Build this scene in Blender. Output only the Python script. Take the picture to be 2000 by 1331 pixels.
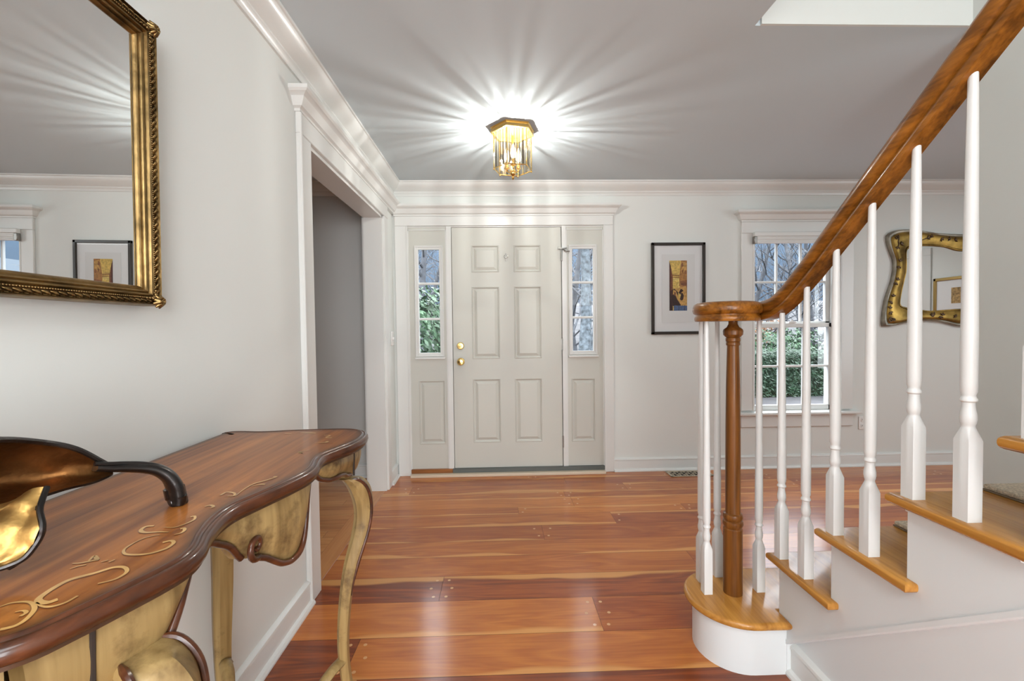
import bpy, bmesh, math, random
from mathutils import Vector, Matrix
from math import sin, cos, pi, radians, sqrt, atan2

for o in list(bpy.data.objects): bpy.data.objects.remove(o)
S = bpy.context.scene
COL = S.collection

# ---------------------------------------------------------------- camera
cam_d = bpy.data.cameras.new('camera'); cam = bpy.data.objects.new('camera', cam_d); COL.objects.link(cam)
cam_d.sensor_fit = 'HORIZONTAL'; cam_d.sensor_width = 36.0; cam_d.lens = 869.78*36/2000
cam_d.clip_start = 0.02; cam_d.clip_end = 300
RT = Vector((0.99948393, -0.0297469, -0.01212418)); UP = Vector((0.01288146, 0.02539931, 0.99959439)); FW = Vector((0.02942689, 0.99923471, -0.02576938))
M = Matrix((RT, UP, -FW)).transposed().to_4x4(); M.translation = Vector((0, 0, 1.2232))
cam.matrix_world = M
S.camera = cam

# ---------------------------------------------------------------- world (overcast winter sky, brighter overhead)
w = bpy.data.worlds.new('overcast_sky'); S.world = w; w.use_nodes = True
nt = w.node_tree; nt.nodes.clear()
out = nt.nodes.new('ShaderNodeOutputWorld'); bg = nt.nodes.new('ShaderNodeBackground')
tc = nt.nodes.new('ShaderNodeTexCoord'); sp = nt.nodes.new('ShaderNodeSeparateXYZ')
cr = nt.nodes.new('ShaderNodeValToRGB')
cr.color_ramp.elements[0].position = 0.0; cr.color_ramp.elements[0].color = (.13, .19, .28, 1)
e = cr.color_ramp.elements.new(.22); e.color = (.28, .41, .60, 1)
e = cr.color_ramp.elements.new(.40); e.color = (6.5, 6.8, 7.3, 1)
cr.color_ramp.elements[-1].position = 1.0; cr.color_ramp.elements[-1].color = (8.0, 8.3, 8.8, 1)
nt.links.new(tc.outputs['Generated'], sp.inputs[0]); nt.links.new(sp.outputs['Z'], cr.inputs[0])
nt.links.new(cr.outputs[0], bg.inputs[0]); bg.inputs[1].default_value = 1.35
nt.links.new(bg.outputs[0], out.inputs[0])

# ---------------------------------------------------------------- large area lights; fill added behind the viewer and in the side hall
def area(name, loc, rot, sx, sy, watts, color=(1, 1, 1), spread=180):
    l = bpy.data.lights.new(name, 'AREA'); l.shape = 'RECTANGLE'; l.size = sx; l.size_y = sy
    l.energy = watts; l.color = color; l.spread = radians(spread)
    o = bpy.data.objects.new(name, l); COL.objects.link(o); o.location = loc; o.rotation_euler = rot
    return o
area('rear_fill', (-0.1, -3.86, 1.15), (radians(90), 0, 0), 1.2, 2.0, 50, (.94, .97, 1.0))  # unseen fill, added for ambient light from behind the viewer
area('rear_side_fill', (1.15, -3.2, 1.3), (radians(90), 0, radians(30)), 1.3, 1.9, 140, (.94, .97, 1.0))  # added out of view to brighten the near left wall
area('rear_overhead_fill', (0.05, -1.3, 2.40), (0, 0, 0), 1.0, 1.6, 52, (.92, .97, 1.01))  # overhead fill added for the ambient level, no fixture modelled
area('side_hall_overhead_fill', (3.9, 1.6, 2.40), (0, 0, 0), 1.4, 1.4, 26, (.93, .98, 1.0))  # added fill over the side hall, source unseen
area('side_hall_fill', (5.40, .9, 1.35), (radians(90), 0, radians(90)), 1.3, 1.7, 40, (.88, .97, 1.02))  # fill added to lift the far ceiling, no window built here
area('side_room_light', (-2.8, 1.8, 2.40), (0, 0, 0), 1.0, 1.0, 8, (.90, .97, 1.04))
area('upper_landing_light', (1.5, 0.9, 3.5), (0, 0, 0), .6, .8, .7, (.93, .97, 1.0))

S.view_settings.view_transform = 'Standard'; S.view_settings.look = 'None'
S.view_settings.gamma = 1.0; S.view_settings.use_curve_mapping = False
S.view_settings.exposure = 0.0
try:
    S.cycles.max_bounces = 10; S.cycles.transparent_max_bounces = 24; S.cycles.use_denoising = True
    S.cycles.sample_clamp_indirect = 6; S.cycles.caustics_reflective = False; S.cycles.caustics_refractive = False
except Exception: pass

# ================================================================ materials
def mat(name, col=(.8, .8, .8), rough=.5, metal=0, coat=0, coat_rough=.05, spec=.5, bump=None, var=None):
    """var=(scale, amount) multiplies the colour by a soft noise; bump=(scale, strength)"""
    m = bpy.data.materials.new(name); m.use_nodes = True; n = m.node_tree; b = n.nodes['Principled BSDF']
    b.inputs['Base Color'].default_value = (*col, 1); b.inputs['Roughness'].default_value = rough
    b.inputs['Metallic'].default_value = metal; b.inputs['Coat Weight'].default_value = coat
    b.inputs['Coat Roughness'].default_value = coat_rough; b.inputs['Specular IOR Level'].default_value = spec
    t = n.nodes.new('ShaderNodeTexCoord')
    if var:
        nz = n.nodes.new('ShaderNodeTexNoise'); nz.inputs['Scale'].default_value = var[0]; nz.inputs['Detail'].default_value = 5
        n.links.new(t.outputs['Object'], nz.inputs['Vector'])
        r = n.nodes.new('ShaderNodeValToRGB'); r.color_ramp.elements[0].position = .3; r.color_ramp.elements[1].position = .7
        a = var[1]
        r.color_ramp.elements[0].color = tuple(c*(1-a) for c in col)+(1,); r.color_ramp.elements[1].color = tuple(min(1, c*(1+a*.6)) for c in col)+(1,)
        n.links.new(nz.outputs[0], r.inputs[0]); n.links.new(r.outputs[0], b.inputs['Base Color'])
    if bump:
        nz = n.nodes.new('ShaderNodeTexNoise'); nz.inputs['Scale'].default_value = bump[0]; nz.inputs['Detail'].default_value = 4
        n.links.new(t.outputs['Object'], nz.inputs['Vector'])
        bp = n.nodes.new('ShaderNodeBump'); bp.inputs['Strength'].default_value = bump[1]; bp.inputs['Distance'].default_value = .004
        n.links.new(nz.outputs[0], bp.inputs['Height']); n.links.new(bp.outputs[0], b.inputs['Normal'])
    return m

def wood(name, dark, light, axis=2, scale=1.0, rough=.35, coat=.5, streak=1.0, wear=None):
    m = bpy.data.materials.new(name); m.use_nodes = True; n = m.node_tree; b = n.nodes['Principled BSDF']
    t = n.nodes.new('ShaderNodeTexCoord'); mp = n.nodes.new('ShaderNodeMapping')
    sc = [28*scale]*3; sc[axis] = 1.6*scale; mp.inputs['Scale'].default_value = sc
    n.links.new(t.outputs['Object'], mp.inputs['Vector'])
    nz = n.nodes.new('ShaderNodeTexNoise'); nz.inputs['Scale'].default_value = 1; nz.inputs['Detail'].default_value = 6; nz.inputs['Distortion'].default_value = .6
    n.links.new(mp.outputs[0], nz.inputs['Vector'])
    mp2 = n.nodes.new('ShaderNodeMapping'); sc = [140*scale]*3; sc[axis] = 5*scale; mp2.inputs['Scale'].default_value = sc
    n.links.new(t.outputs['Object'], mp2.inputs['Vector'])
    n2 = n.nodes.new('ShaderNodeTexNoise'); n2.inputs['Scale'].default_value = 1; n2.inputs['Detail'].default_value = 3
    n.links.new(mp2.outputs[0], n2.inputs['Vector'])
    mx = n.nodes.new('ShaderNodeMix'); mx.data_type = 'FLOAT'; mx.inputs[0].default_value = .35*streak
    n.links.new(nz.outputs[0], mx.inputs[2]); n.links.new(n2.outputs[0], mx.inputs[3])
    r = n.nodes.new('ShaderNodeValToRGB'); r.color_ramp.elements[0].position = .34; r.color_ramp.elements[1].position = .64
    r.color_ramp.elements[0].color = (*dark, 1); r.color_ramp.elements[1].color = (*light, 1)
    n.links.new(mx.outputs[0], r.inputs[0])
    col = r.outputs[0]
    if wear:   # dark worn blotches of the antiqued finish
        nw = n.nodes.new('ShaderNodeTexNoise'); nw.inputs['Scale'].default_value = wear[0]; nw.inputs['Detail'].default_value = 7; nw.inputs['Roughness'].default_value = .65
        n.links.new(t.outputs['Object'], nw.inputs['Vector'])
        rw = n.nodes.new('ShaderNodeValToRGB'); rw.color_ramp.elements[0].position = .54; rw.color_ramp.elements[1].position = .70
        rw.color_ramp.elements[0].color = (0, 0, 0, 1); rw.color_ramp.elements[1].color = (1, 1, 1, 1)
        n.links.new(nw.outputs[0], rw.inputs[0])
        mc = n.nodes.new('ShaderNodeMix'); mc.data_type = 'RGBA'
        n.links.new(rw.outputs[0], mc.inputs[0]); n.links.new(col, mc.inputs[6]); mc.inputs[7].default_value = (*wear[1], 1)
        col = mc.outputs[2]
    n.links.new(col, b.inputs['Base Color'])
    b.inputs['Roughness'].default_value = rough; b.inputs['Coat Weight'].default_value = coat*.7; b.inputs['Coat Roughness'].default_value = .10
    b.inputs['Coat IOR'].default_value = 1.38; b.inputs['Specular IOR Level'].default_value = .25
    return m

def glass_mat(name, tint=(1, 1, 1), refl=.06):
    m = bpy.data.materials.new(name); m.use_nodes = True; n = m.node_tree; n.nodes.clear()
    o = n.nodes.new('ShaderNodeOutputMaterial'); mx = n.nodes.new('ShaderNodeMixShader')
    t = n.nodes.new('ShaderNodeBsdfTransparent'); t.inputs[0].default_value = (*tint, 1)
    g = n.nodes.new('ShaderNodeBsdfGlossy'); g.inputs['Roughness'].default_value = .01; g.inputs['Color'].default_value = (1, 1, 1, 1)
    lf = n.nodes.new('ShaderNodeLayerWeight'); lf.inputs[0].default_value = .5
    pw = n.nodes.new('ShaderNodeMath'); pw.operation = 'POWER'; pw.inputs[1].default_value = 5.0; n.links.new(lf.outputs['Facing'], pw.inputs[0])
    lw = n.nodes.new('ShaderNodeMath'); lw.operation = 'MULTIPLY_ADD'; lw.inputs[1].default_value = .7; lw.inputs[2].default_value = refl; n.links.new(pw.outputs[0], lw.inputs[0])
    n.links.new(lw.outputs[0], mx.inputs[0]); n.links.new(t.outputs[0], mx.inputs[1]); n.links.new(g.outputs[0], mx.inputs[2])
    n.links.new(mx.outputs[0], o.inputs[0])
    return m

M_wall = mat('wall_paint', (.735, .75, .72), .75, bump=(60, .04))
M_ceil = mat('ceiling_paint', (.61, .68, .715), .9)
M_trim = mat('trim_enamel', (.725, .725, .70), .38, coat=.25, coat_rough=.2)
M_door = mat('door_enamel', (.585, .58, .525), .45)
M_white = mat('baluster_enamel', (.74, .74, .725), .35, coat=.2, coat_rough=.2, bump=(25, .05))
M_stringer = mat('stringer_enamel', (.765, .795, .80), .45, bump=(20, .05))
M_wall_shaded = mat('wall_paint_shaded', (.60, .60, .58), .8)  # darker copy of the wall paint, the unlit room's shade put into it
M_oak_rail = wood('oak_handrail', (.095, .030, .003), (.38, .140, .018), 1, 1.0, .30, .5)
M_oak_newel = wood('oak_newel', (.065, .022, .004), (.24, .085, .015), 2, .9, .34, .35)
M_oak_tread = wood('oak_tread', (.34, .135, .022), (.62, .295, .062), 1, .7, .26, .6)
M_brass = mat('polished_brass', (.83, .58, .22), .16, 1)
M_brass_dull = mat('aged_brass', (.55, .40, .18), .35, 1)
M_pewter = mat('pewter', (.32, .31, .29), .35, 1)
M_black_frame = mat('dark_stained_frame', (.025, .018, .013), .35, coat=.3)
M_mat_board = mat('mat_board', (.80, .80, .80), .9)
M_mat_inner = mat('inner_mat_board', (.74, .74, .73), .9)
M_mirror = mat('silvered_glass', (.90, .91, .90), .0, 1)
M_glass = glass_mat('window_glass', (.93, .96, .97), .06)
M_pic_glass = glass_mat('picture_glass', (.97, .97, .97), .06)
M_gold = mat('antique_gold_leaf', (.27, .175, .070), .40, 1, var=(18, .6), bump=(50, .35))
M_gold_dark = mat('patinated_gold', (.16, .10, .04), .45, 1, var=(20, .5), bump=(60, .3))
M_gold_frame2 = mat('curved_frame_gold', (.38, .24, .06), .42, .85, var=(9, .7), bump=(30, .3))
M_silver_edge = mat('frame_silver_edge', (.36, .33, .27), .45, .8, var=(12, .4))
M_umber = mat('umber_ornament', (.10, .055, .025), .4, .6, var=(60, .5))
M_cream = wood('antiqued_cream_wood', (.15, .088, .028), (.42, .285, .115), 2, .55, .42, .3, streak=.8, wear=(7, (.085, .045, .018)))
M_bead = wood('dark_bead_wood', (.022, .008, .004), (.115, .036, .014), 1, .6, .28, .8)
M_inlay = mat('painted_scroll', (.62, .36, .12), .35, coat=.4, var=(25, .35))
M_inlay2 = mat('painted_scroll_outline', (.17, .05, .014), .35, coat=.4)
M_groove = mat('dark_groove', (.02, .012, .008), .6)
M_bronze = mat('black_bronze', (.055, .05, .048), .28, .9, bump=(30, .5), var=(20, .4))
M_bronze_gold = mat('gilt_bronze', (.50, .30, .095), .42, .95, bump=(22, 1.0), var=(14, .6))
M_bronze_brown = mat('brown_bronze', (.20, .085, .025), .38, .9, bump=(24, 1.0), var=(16, .7))
M_carpet = mat('beige_carpet', (.68, .58, .44), 1.0, bump=(260, 1.0), var=(220, .35))
M_grate_dark = mat('grate_void', (.01, .01, .01), .9)
M_grate = mat('grate_metal', (.62, .54, .42), .35, .9)
M_plastic = mat('white_plastic', (.82, .81, .79), .4)
M_slot = mat('outlet_slot', (.04, .04, .04), .8)
M_thresh_metal = mat('threshold_metal', (.13, .14, .13), .55, .5)
M_thresh_wood = wood('threshold_wood', (.20, .07, .02), (.34, .13, .04), 0, 1, .4, .3)
M_ground = mat('leaf_litter', (.16, .13, .10), .95, var=(3, .5))
M_asphalt = mat('driveway', (.07, .085, .11), 1.0, var=(5, .3))
M_hill = mat('woodland_slope', (.055, .055, .058), 1, var=(1.2, .5))
M_bark = mat('grey_bark', (.085, .09, .10), .9, var=(7, .45))
M_bark2 = mat('lichen_bark', (.115, .135, .15), .9, var=(13, .75), bump=(30, 1.0))
M_leaf = mat('shrub_leaf', (.055, .115, .055), .45, var=(6, .6))
M_leaf2 = mat('hedge_leaf', (.022, .055, .026), .5, var=(5, .6))
M_leaf3 = mat('autumn_leaf', (.30, .15, .07), .7, var=(5, .5))
M_fill = mat('bulb_filament', (1, .8, .5)); b = M_fill.node_tree.nodes['Principled BSDF']
b.inputs['Emission Color'].default_value = (1, .80, .50, 1); b.inputs['Emission Strength'].default_value = 30
M_bulb = glass_mat('lantern_clear_glass', (1, .97, .9), .05)
M_bulb_lit = bpy.data.materials.new('lit_bulb_glass'); M_bulb_lit.use_nodes = True
_n = M_bulb_lit.node_tree; _n.nodes.clear(); _o = _n.nodes.new('ShaderNodeOutputMaterial'); _a = _n.nodes.new('ShaderNodeAddShader'); _t = _n.nodes.new('ShaderNodeBsdfTransparent'); _e = _n.nodes.new('ShaderNodeEmission')
_e.inputs[0].default_value = (1, .90, .68, 1); _e.inputs[1].default_value = 2.2
_n.links.new(_t.outputs[0], _a.inputs[0]); _n.links.new(_e.outputs[0], _a.inputs[1]); _n.links.new(_a.outputs[0], _o.inputs[0])

def floor_mat(name, ramp, sap, tonemix=1.0, rough=.14):
    m = bpy.data.materials.new(name); m.use_nodes = True; n = m.node_tree; b = n.nodes['Principled BSDF']; L = n.links
    uv = n.nodes.new('ShaderNodeUVMap'); uv.uv_map = 'UVMap'
    at = n.nodes.new('ShaderNodeAttribute'); at.attribute_name = 'tone'
    sep = n.nodes.new('ShaderNodeSeparateXYZ'); L.new(uv.outputs[0], sep.inputs[0])
    # figure: long distorted grain
    mp = n.nodes.new('ShaderNodeMapping'); mp.inputs['Scale'].default_value = (1.3, 9, 1); L.new(uv.outputs[0], mp.inputs['Vector'])
    nz = n.nodes.new('ShaderNodeTexNoise'); nz.inputs['Scale'].default_value = 1.0; nz.inputs['Detail'].default_value = 3; nz.inputs['Distortion'].default_value = .8
    L.new(mp.outputs[0], nz.inputs['Vector'])
    mul = n.nodes.new('ShaderNodeMath'); mul.operation = 'MULTIPLY'; mul.inputs[1].default_value = 9.0; L.new(nz.outputs[0], mul.inputs[0])
    fr = n.nodes.new('ShaderNodeMath'); fr.operation = 'PINGPONG'; fr.inputs[1].default_value = 1.0; L.new(mul.outputs[0], fr.inputs[0])
    mp2 = n.nodes.new('ShaderNodeMapping'); mp2.inputs['Scale'].default_value = (4, 110, 1); L.new(uv.outputs[0], mp2.inputs['Vector'])
    n2 = n.nodes.new('ShaderNodeTexNoise'); n2.inputs['Scale'].default_value = 1.0; n2.inputs['Detail'].default_value = 4; L.new(mp2.outputs[0], n2.inputs['Vector'])
    a1 = n.nodes.new('ShaderNodeMath'); a1.operation = 'MULTIPLY'; a1.inputs[1].default_value = .22; L.new(fr.outputs[0], a1.inputs[0])
    a2 = n.nodes.new('ShaderNodeMath'); a2.operation = 'MULTIPLY_ADD'; a2.inputs[1].default_value = .40; L.new(n2.outputs[0], a2.inputs[0]); L.new(a1.outputs[0], a2.inputs[2])
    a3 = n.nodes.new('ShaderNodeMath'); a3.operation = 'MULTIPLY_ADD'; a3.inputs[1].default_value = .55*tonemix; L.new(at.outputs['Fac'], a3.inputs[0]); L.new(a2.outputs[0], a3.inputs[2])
    r = n.nodes.new('ShaderNodeValToRGB'); L.new(a3.outputs[0], r.inputs[0])
    r.color_ramp.elements[0].position = .12; r.color_ramp.elements[0].color = (*ramp[0], 1)
    e = r.color_ramp.elements.new(.45); e.color = (*ramp[1], 1)
    r.color_ramp.elements[-1].position = .95; r.color_ramp.elements[-1].color = (*ramp[2], 1)
    # sapwood along the lower plank edge, wavering
    sepv = n.nodes.new('ShaderNodeAttribute'); sepv.attribute_name = 'across'
    mp3 = n.nodes.new('ShaderNodeMapping'); mp3.inputs['Scale'].default_value = (1.1, .0, 1); L.new(uv.outputs[0], mp3.inputs['Vector'])
    n3 = n.nodes.new('ShaderNodeTexNoise'); n3.inputs['Scale'].default_value = 1; n3.inputs['Detail'].default_value = 2; L.new(mp3.outputs[0], n3.inputs['Vector'])
    s1 = n.nodes.new('ShaderNodeMath'); s1.operation = 'MULTIPLY_ADD'; s1.inputs[1].default_value = -1.5; s1.inputs[2].default_value = .86; L.new(n3.outputs[0], s1.inputs[0])
    s2 = n.nodes.new('ShaderNodeMath'); s2.operation = 'SUBTRACT'; L.new(s1.outputs[0], s2.inputs[0]); L.new(sepv.outputs['Fac'], s2.inputs[1])
    s3 = n.nodes.new('ShaderNodeMapRange'); s3.inputs['From Min'].default_value = -.04; s3.inputs['From Max'].default_value = .04; L.new(s2.outputs[0], s3.inputs['Value'])
    s4 = n.nodes.new('ShaderNodeMath'); s4.operation = 'MULTIPLY'; s4.inputs[1].default_value = .75; L.new(s3.outputs[0], s4.inputs[0])
    mc = n.nodes.new('ShaderNodeMix'); mc.data_type = 'RGBA'; L.new(s4.outputs[0], mc.inputs[0]); L.new(r.outputs[0], mc.inputs[6]); mc.inputs[7].default_value = (*sap, 1)
    L.new(mc.outputs[2], b.inputs['Base Color'])
    b.inputs['Roughness'].default_value = .42; b.inputs['Specular IOR Level'].default_value = .2; b.inputs['Coat Weight'].default_value = .78; b.inputs['Coat Roughness'].default_value = rough; b.inputs['Coat IOR'].default_value = 1.42
    return m
M_floor = floor_mat('cherry_planks', ((.115, .019, .004), (.30, .066, .010), (.54, .175, .028)), (.68, .32, .09), rough=.17)
M_floor2 = floor_mat('oak_planks', ((.32, .11, .03), (.47, .18, .048), (.60, .27, .09)), (.6, .3, .1), .8)
M_peg = mat('floor_peg', (.62, .32, .12), .3, coat=.8)
M_gap = mat('plank_gap', (.03, .012, .006), .8)

# ================================================================ geometry helpers
def BM(): return bmesh.new()
def box(bm, a, b, bev=0, seg=1, mi=0):
    lo = [min(a[i], b[i]) for i in range(3)]; hi = [max(a[i], b[i]) for i in range(3)]
    vs = [bm.verts.new((x, y, z)) for x in (lo[0], hi[0]) for y in (lo[1], hi[1]) for z in (lo[2], hi[2])]
    F = [(0, 1, 3, 2), (4, 6, 7, 5), (0, 4, 5, 1), (2, 3, 7, 6), (0, 2, 6, 4), (1, 5, 7, 3)]
    fs = [bm.faces.new([vs[i] for i in f]) for f in F]
    for f in fs: f.material_index = mi
    if bev:
        es = list({e for f in fs for e in f.edges})
        r = bmesh.ops.bevel(bm, geom=es, offset=bev, segments=seg, affect='EDGES', profile=.5, material=-1)
    return bm
def pane(bm, x0, x1, z0, z1, y):
    bm.faces.new([bm.verts.new(p) for p in ((x0, y, z0), (x1, y, z0), (x1, y, z1), (x0, y, z1))]); return bm
def prism(bm, pts, ax, a, b, mi=0):
    """polygon pts (2-D) extruded along axis ax from a to b"""
    def P(p, t):
        if ax == 0: return (t, p[0], p[1])
        if ax == 1: return (p[0], t, p[1])
        return (p[0], p[1], t)
    v0 = [bm.verts.new(P(p, a)) for p in pts]; v1 = [bm.verts.new(P(p, b)) for p in pts]
    n = len(pts); fs = [bm.faces.new(v0[::-1]), bm.faces.new(v1)]
    for i in range(n): fs.append(bm.faces.new((v0[i], v0[(i+1) % n], v1[(i+1) % n], v1[i])))
    for f in fs: f.material_index = mi
    return bm
def lathe(bm, prof, c=(0, 0, 0), n=24, axis='Z', mi=0, cap=True):
    """prof: list of (r, h)"""
    rings = []
    for r, h in prof:
        ring = []
        for i in range(n):
            t = 2*pi*i/n; a, b_ = r*cos(t), r*sin(t)
            p = {'Z': (a, b_, h), 'Y': (a, h, b_), 'X': (h, a, b_)}[axis]
            ring.append(bm.verts.new((p[0]+c[0], p[1]+c[1], p[2]+c[2])))
        rings.append(ring)
    for k in range(len(rings)-1):
        for i in range(n):
            f = bm.faces.new((rings[k][i], rings[k][(i+1) % n], rings[k+1][(i+1) % n], rings[k+1][i])); f.material_index = mi
    if cap:
        for ring in (rings[0], rings[-1]):
            try: f = bm.faces.new(ring); f.material_index = mi
            except ValueError: pass
    return bm
def catmull(pts, k=6, closed=False):
    P = [Vector(p) for p in pts]; n = len(P); out = []
    rng = range(n) if closed else range(n-1)
    for i in rng:
        p0 = P[(i-1) % n] if closed or i > 0 else P[0]*2-P[1]
        p1 = P[i]; p2 = P[(i+1) % n]; p3 = P[(i+2) % n] if closed or i+2 < n else P[-1]*2-P[-2]
        for j in range(k):
            t = j/k
            out.append(.5*((2*p1)+(-p0+p2)*t+(2*p0-5*p1+4*p2-p3)*t*t+(-p0+3*p1-3*p2+p3)*t**3))
    if not closed: out.append(P[-1])
    return out
def tube(bm, pts, r, n=8, closed=False, mi=0, sq=1.0, up=None):
    """round tube along pts; r number or list; sq flattens the section"""
    P = [Vector(p) for p in pts]; m = len(P); rings = []
    R_ = r if isinstance(r, (list, tuple)) else [r]*m
    nrm = None
    for i in range(m):
        a = P[(i-1) % m] if closed or i > 0 else P[i]; b_ = P[(i+1) % m] if closed or i < m-1 else P[i]
        t = (b_-a)
        if t.length < 1e-9: t = Vector((0, 0, 1))
        t.normalize()
        if nrm is None or up is not None:
            u = Vector(up) if up is not None else (Vector((0, 0, 1)) if abs(t.z) < .9 else Vector((1, 0, 0)))
            nrm = (u-t*u.dot(t)).normalized()
        else:
            nrm = (nrm-t*nrm.dot(t)); nrm.normalize()
        bi = t.cross(nrm)
        rings.append([bm.verts.new(P[i]+(nrm*cos(2*pi*j/n)*sq+bi*sin(2*pi*j/n))*R_[i]) for j in range(n)])
    rng = m if closed else m-1
    for k in range(rng):
        A, B = rings[k], rings[(k+1) % m]
        for j in range(n):
            f = bm.faces.new((A[j], A[(j+1) % n], B[(j+1) % n], B[j])); f.material_index = mi
    if not closed:
        for ring in (rings[0][::-1], rings[-1]):
            f = bm.faces.new(ring); f.material_index = mi
    return bm
def sweep2d(bm, path, prof, closed=False, z=0.0, ends=True, mi=0):
    """path: (x,y) points in plan; prof: closed loop of (offset to the RIGHT of travel, height). Mitred corners."""
    P = [Vector((p[0], p[1])) for p in path]; m = len(P); rings = []
    for i in range(m):
        d0 = (P[i]-P[i-1]).normalized() if (i > 0 or closed) else None
        d1 = (P[(i+1) % m]-P[i]).normalized() if (i < m-1 or closed) else None
        if d0 is None: d0 = d1
        if d1 is None: d1 = d0
        n0 = Vector((d0.y, -d0.x)); n1 = Vector((d1.y, -d1.x))
        k = max(.25, 1+n0.dot(n1)); nn = (n0+n1)/k
        rings.append([bm.verts.new((P[i].x+nn.x*o, P[i].y+nn.y*o, z+h)) for o, h in prof])
    q = len(prof)
    for k in range(m if closed else m-1):
        A, B = rings[k], rings[(k+1) % m]
        for j in range(q):
            f = bm.faces.new((A[j], A[(j+1) % q], B[(j+1) % q], B[j])); f.material_index = mi
    if not closed and ends:
        bm.faces.new(rings[0]); bm.faces.new(rings[-1][::-1])
    return bm
def sweep3d(bm, pts, prof, up=(0, 0, 1), closed=False):
    """prof (side, up) loop swept along 3-D pts keeping verticals vertical"""
    P = [Vector(p) for p in pts]; m = len(P); rings = []; U = Vector(up)
    for i in range(m):
        a = P[(i-1) % m] if closed or i > 0 else P[i]; b_ = P[(i+1) % m] if closed or i < m-1 else P[i]
        t = (b_-a).normalized(); s = t.cross(U).normalized(); hz = (t-U*t.dot(U)).length
        k = 1/max(hz, .3)
        rings.append([bm.verts.new(P[i]+s*o+U*(h*k)) for o, h in prof])
    q = len(prof)
    for k in range(m if closed else m-1):
        A, B = rings[k], rings[(k+1) % m]
        for j in range(q): bm.faces.new((A[j], A[(j+1) % q], B[(j+1) % q], B[j]))
    if not closed: bm.faces.new(rings[0]); bm.faces.new(rings[-1][::-1])
    return bm
def world_loc(o):
    L = Vector((0, 0, 0))
    while o is not None: L += o.location; o = o.parent
    return L
def obj(name, bm, m, parent=None, smooth=40, label=None, cat=None, group=None, kind=None, recenter=True):
    """links bm (in world coordinates) as ONE mesh object"""
    bmesh.ops.recalc_face_normals(bm, faces=bm.faces)
    me = bpy.data.meshes.new(name); 
    if parent is not None: off = world_loc(parent)
    elif recenter and len(bm.verts):
        xs = [v.co.x for v in bm.verts]; ys = [v.co.y for v in bm.verts]; zs = [v.co.z for v in bm.verts]
        off = Vector(((min(xs)+max(xs))/2, (min(ys)+max(ys))/2, min(zs)))
    else: off = Vector((0, 0, 0))
    for v in bm.verts: v.co -= off
    bm.to_mesh(me); bm.free()
    for mm in (m if isinstance(m, (list, tuple)) else [m]): me.materials.append(mm)
    if smooth:
        for p in me.polygons: p.use_smooth = True
        me.set_sharp_from_angle(angle=radians(smooth))
    o = bpy.data.objects.new(name, me); COL.objects.link(o)
    if parent is not None: o.parent = parent
    else: o.location = off
    if label: o['label'] = label
    if cat: o['category'] = cat
    if group: o['group'] = group
    if kind: o['kind'] = kind
    return o
def thing(name, loc, label=None, cat=None, group=None, kind=None):
    o = bpy.data.objects.new(name, None); COL.objects.link(o); o.location = loc; o.empty_display_size = .1
    if label: o['label'] = label
    if cat: o['category'] = cat
    if group: o['group'] = group
    if kind: o['kind'] = kind
    return o
def struct(name, bm, m, label=None, smooth=40):
    return obj(name, bm, m, kind='structure', smooth=smooth, label=label, cat=name.split('_')[0])

# ================================================================ constants (metres)
XL, YB, H = -.8725, 3.746, 2.44
XR = 5.5; YREAR = -4.0; XS = .993; RISE, RUN, Y2 = .2015, .248, 1.544
XW = 1.95; YW = 1.80                 # stair side wall
OY0, OY1, OZ = 2.10, 3.41, 2.09      # cased opening in the left wall
WX0, WX1, WZ0, WZ1 = 2.17, 2.93, .48, 2.00   # window hole
DX0, DX1, DZ1 = -.745, .885, 2.085   # entrance unit hole
RY0, RY1, RXL = -4.0, YB, -4.2       # side room

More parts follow.
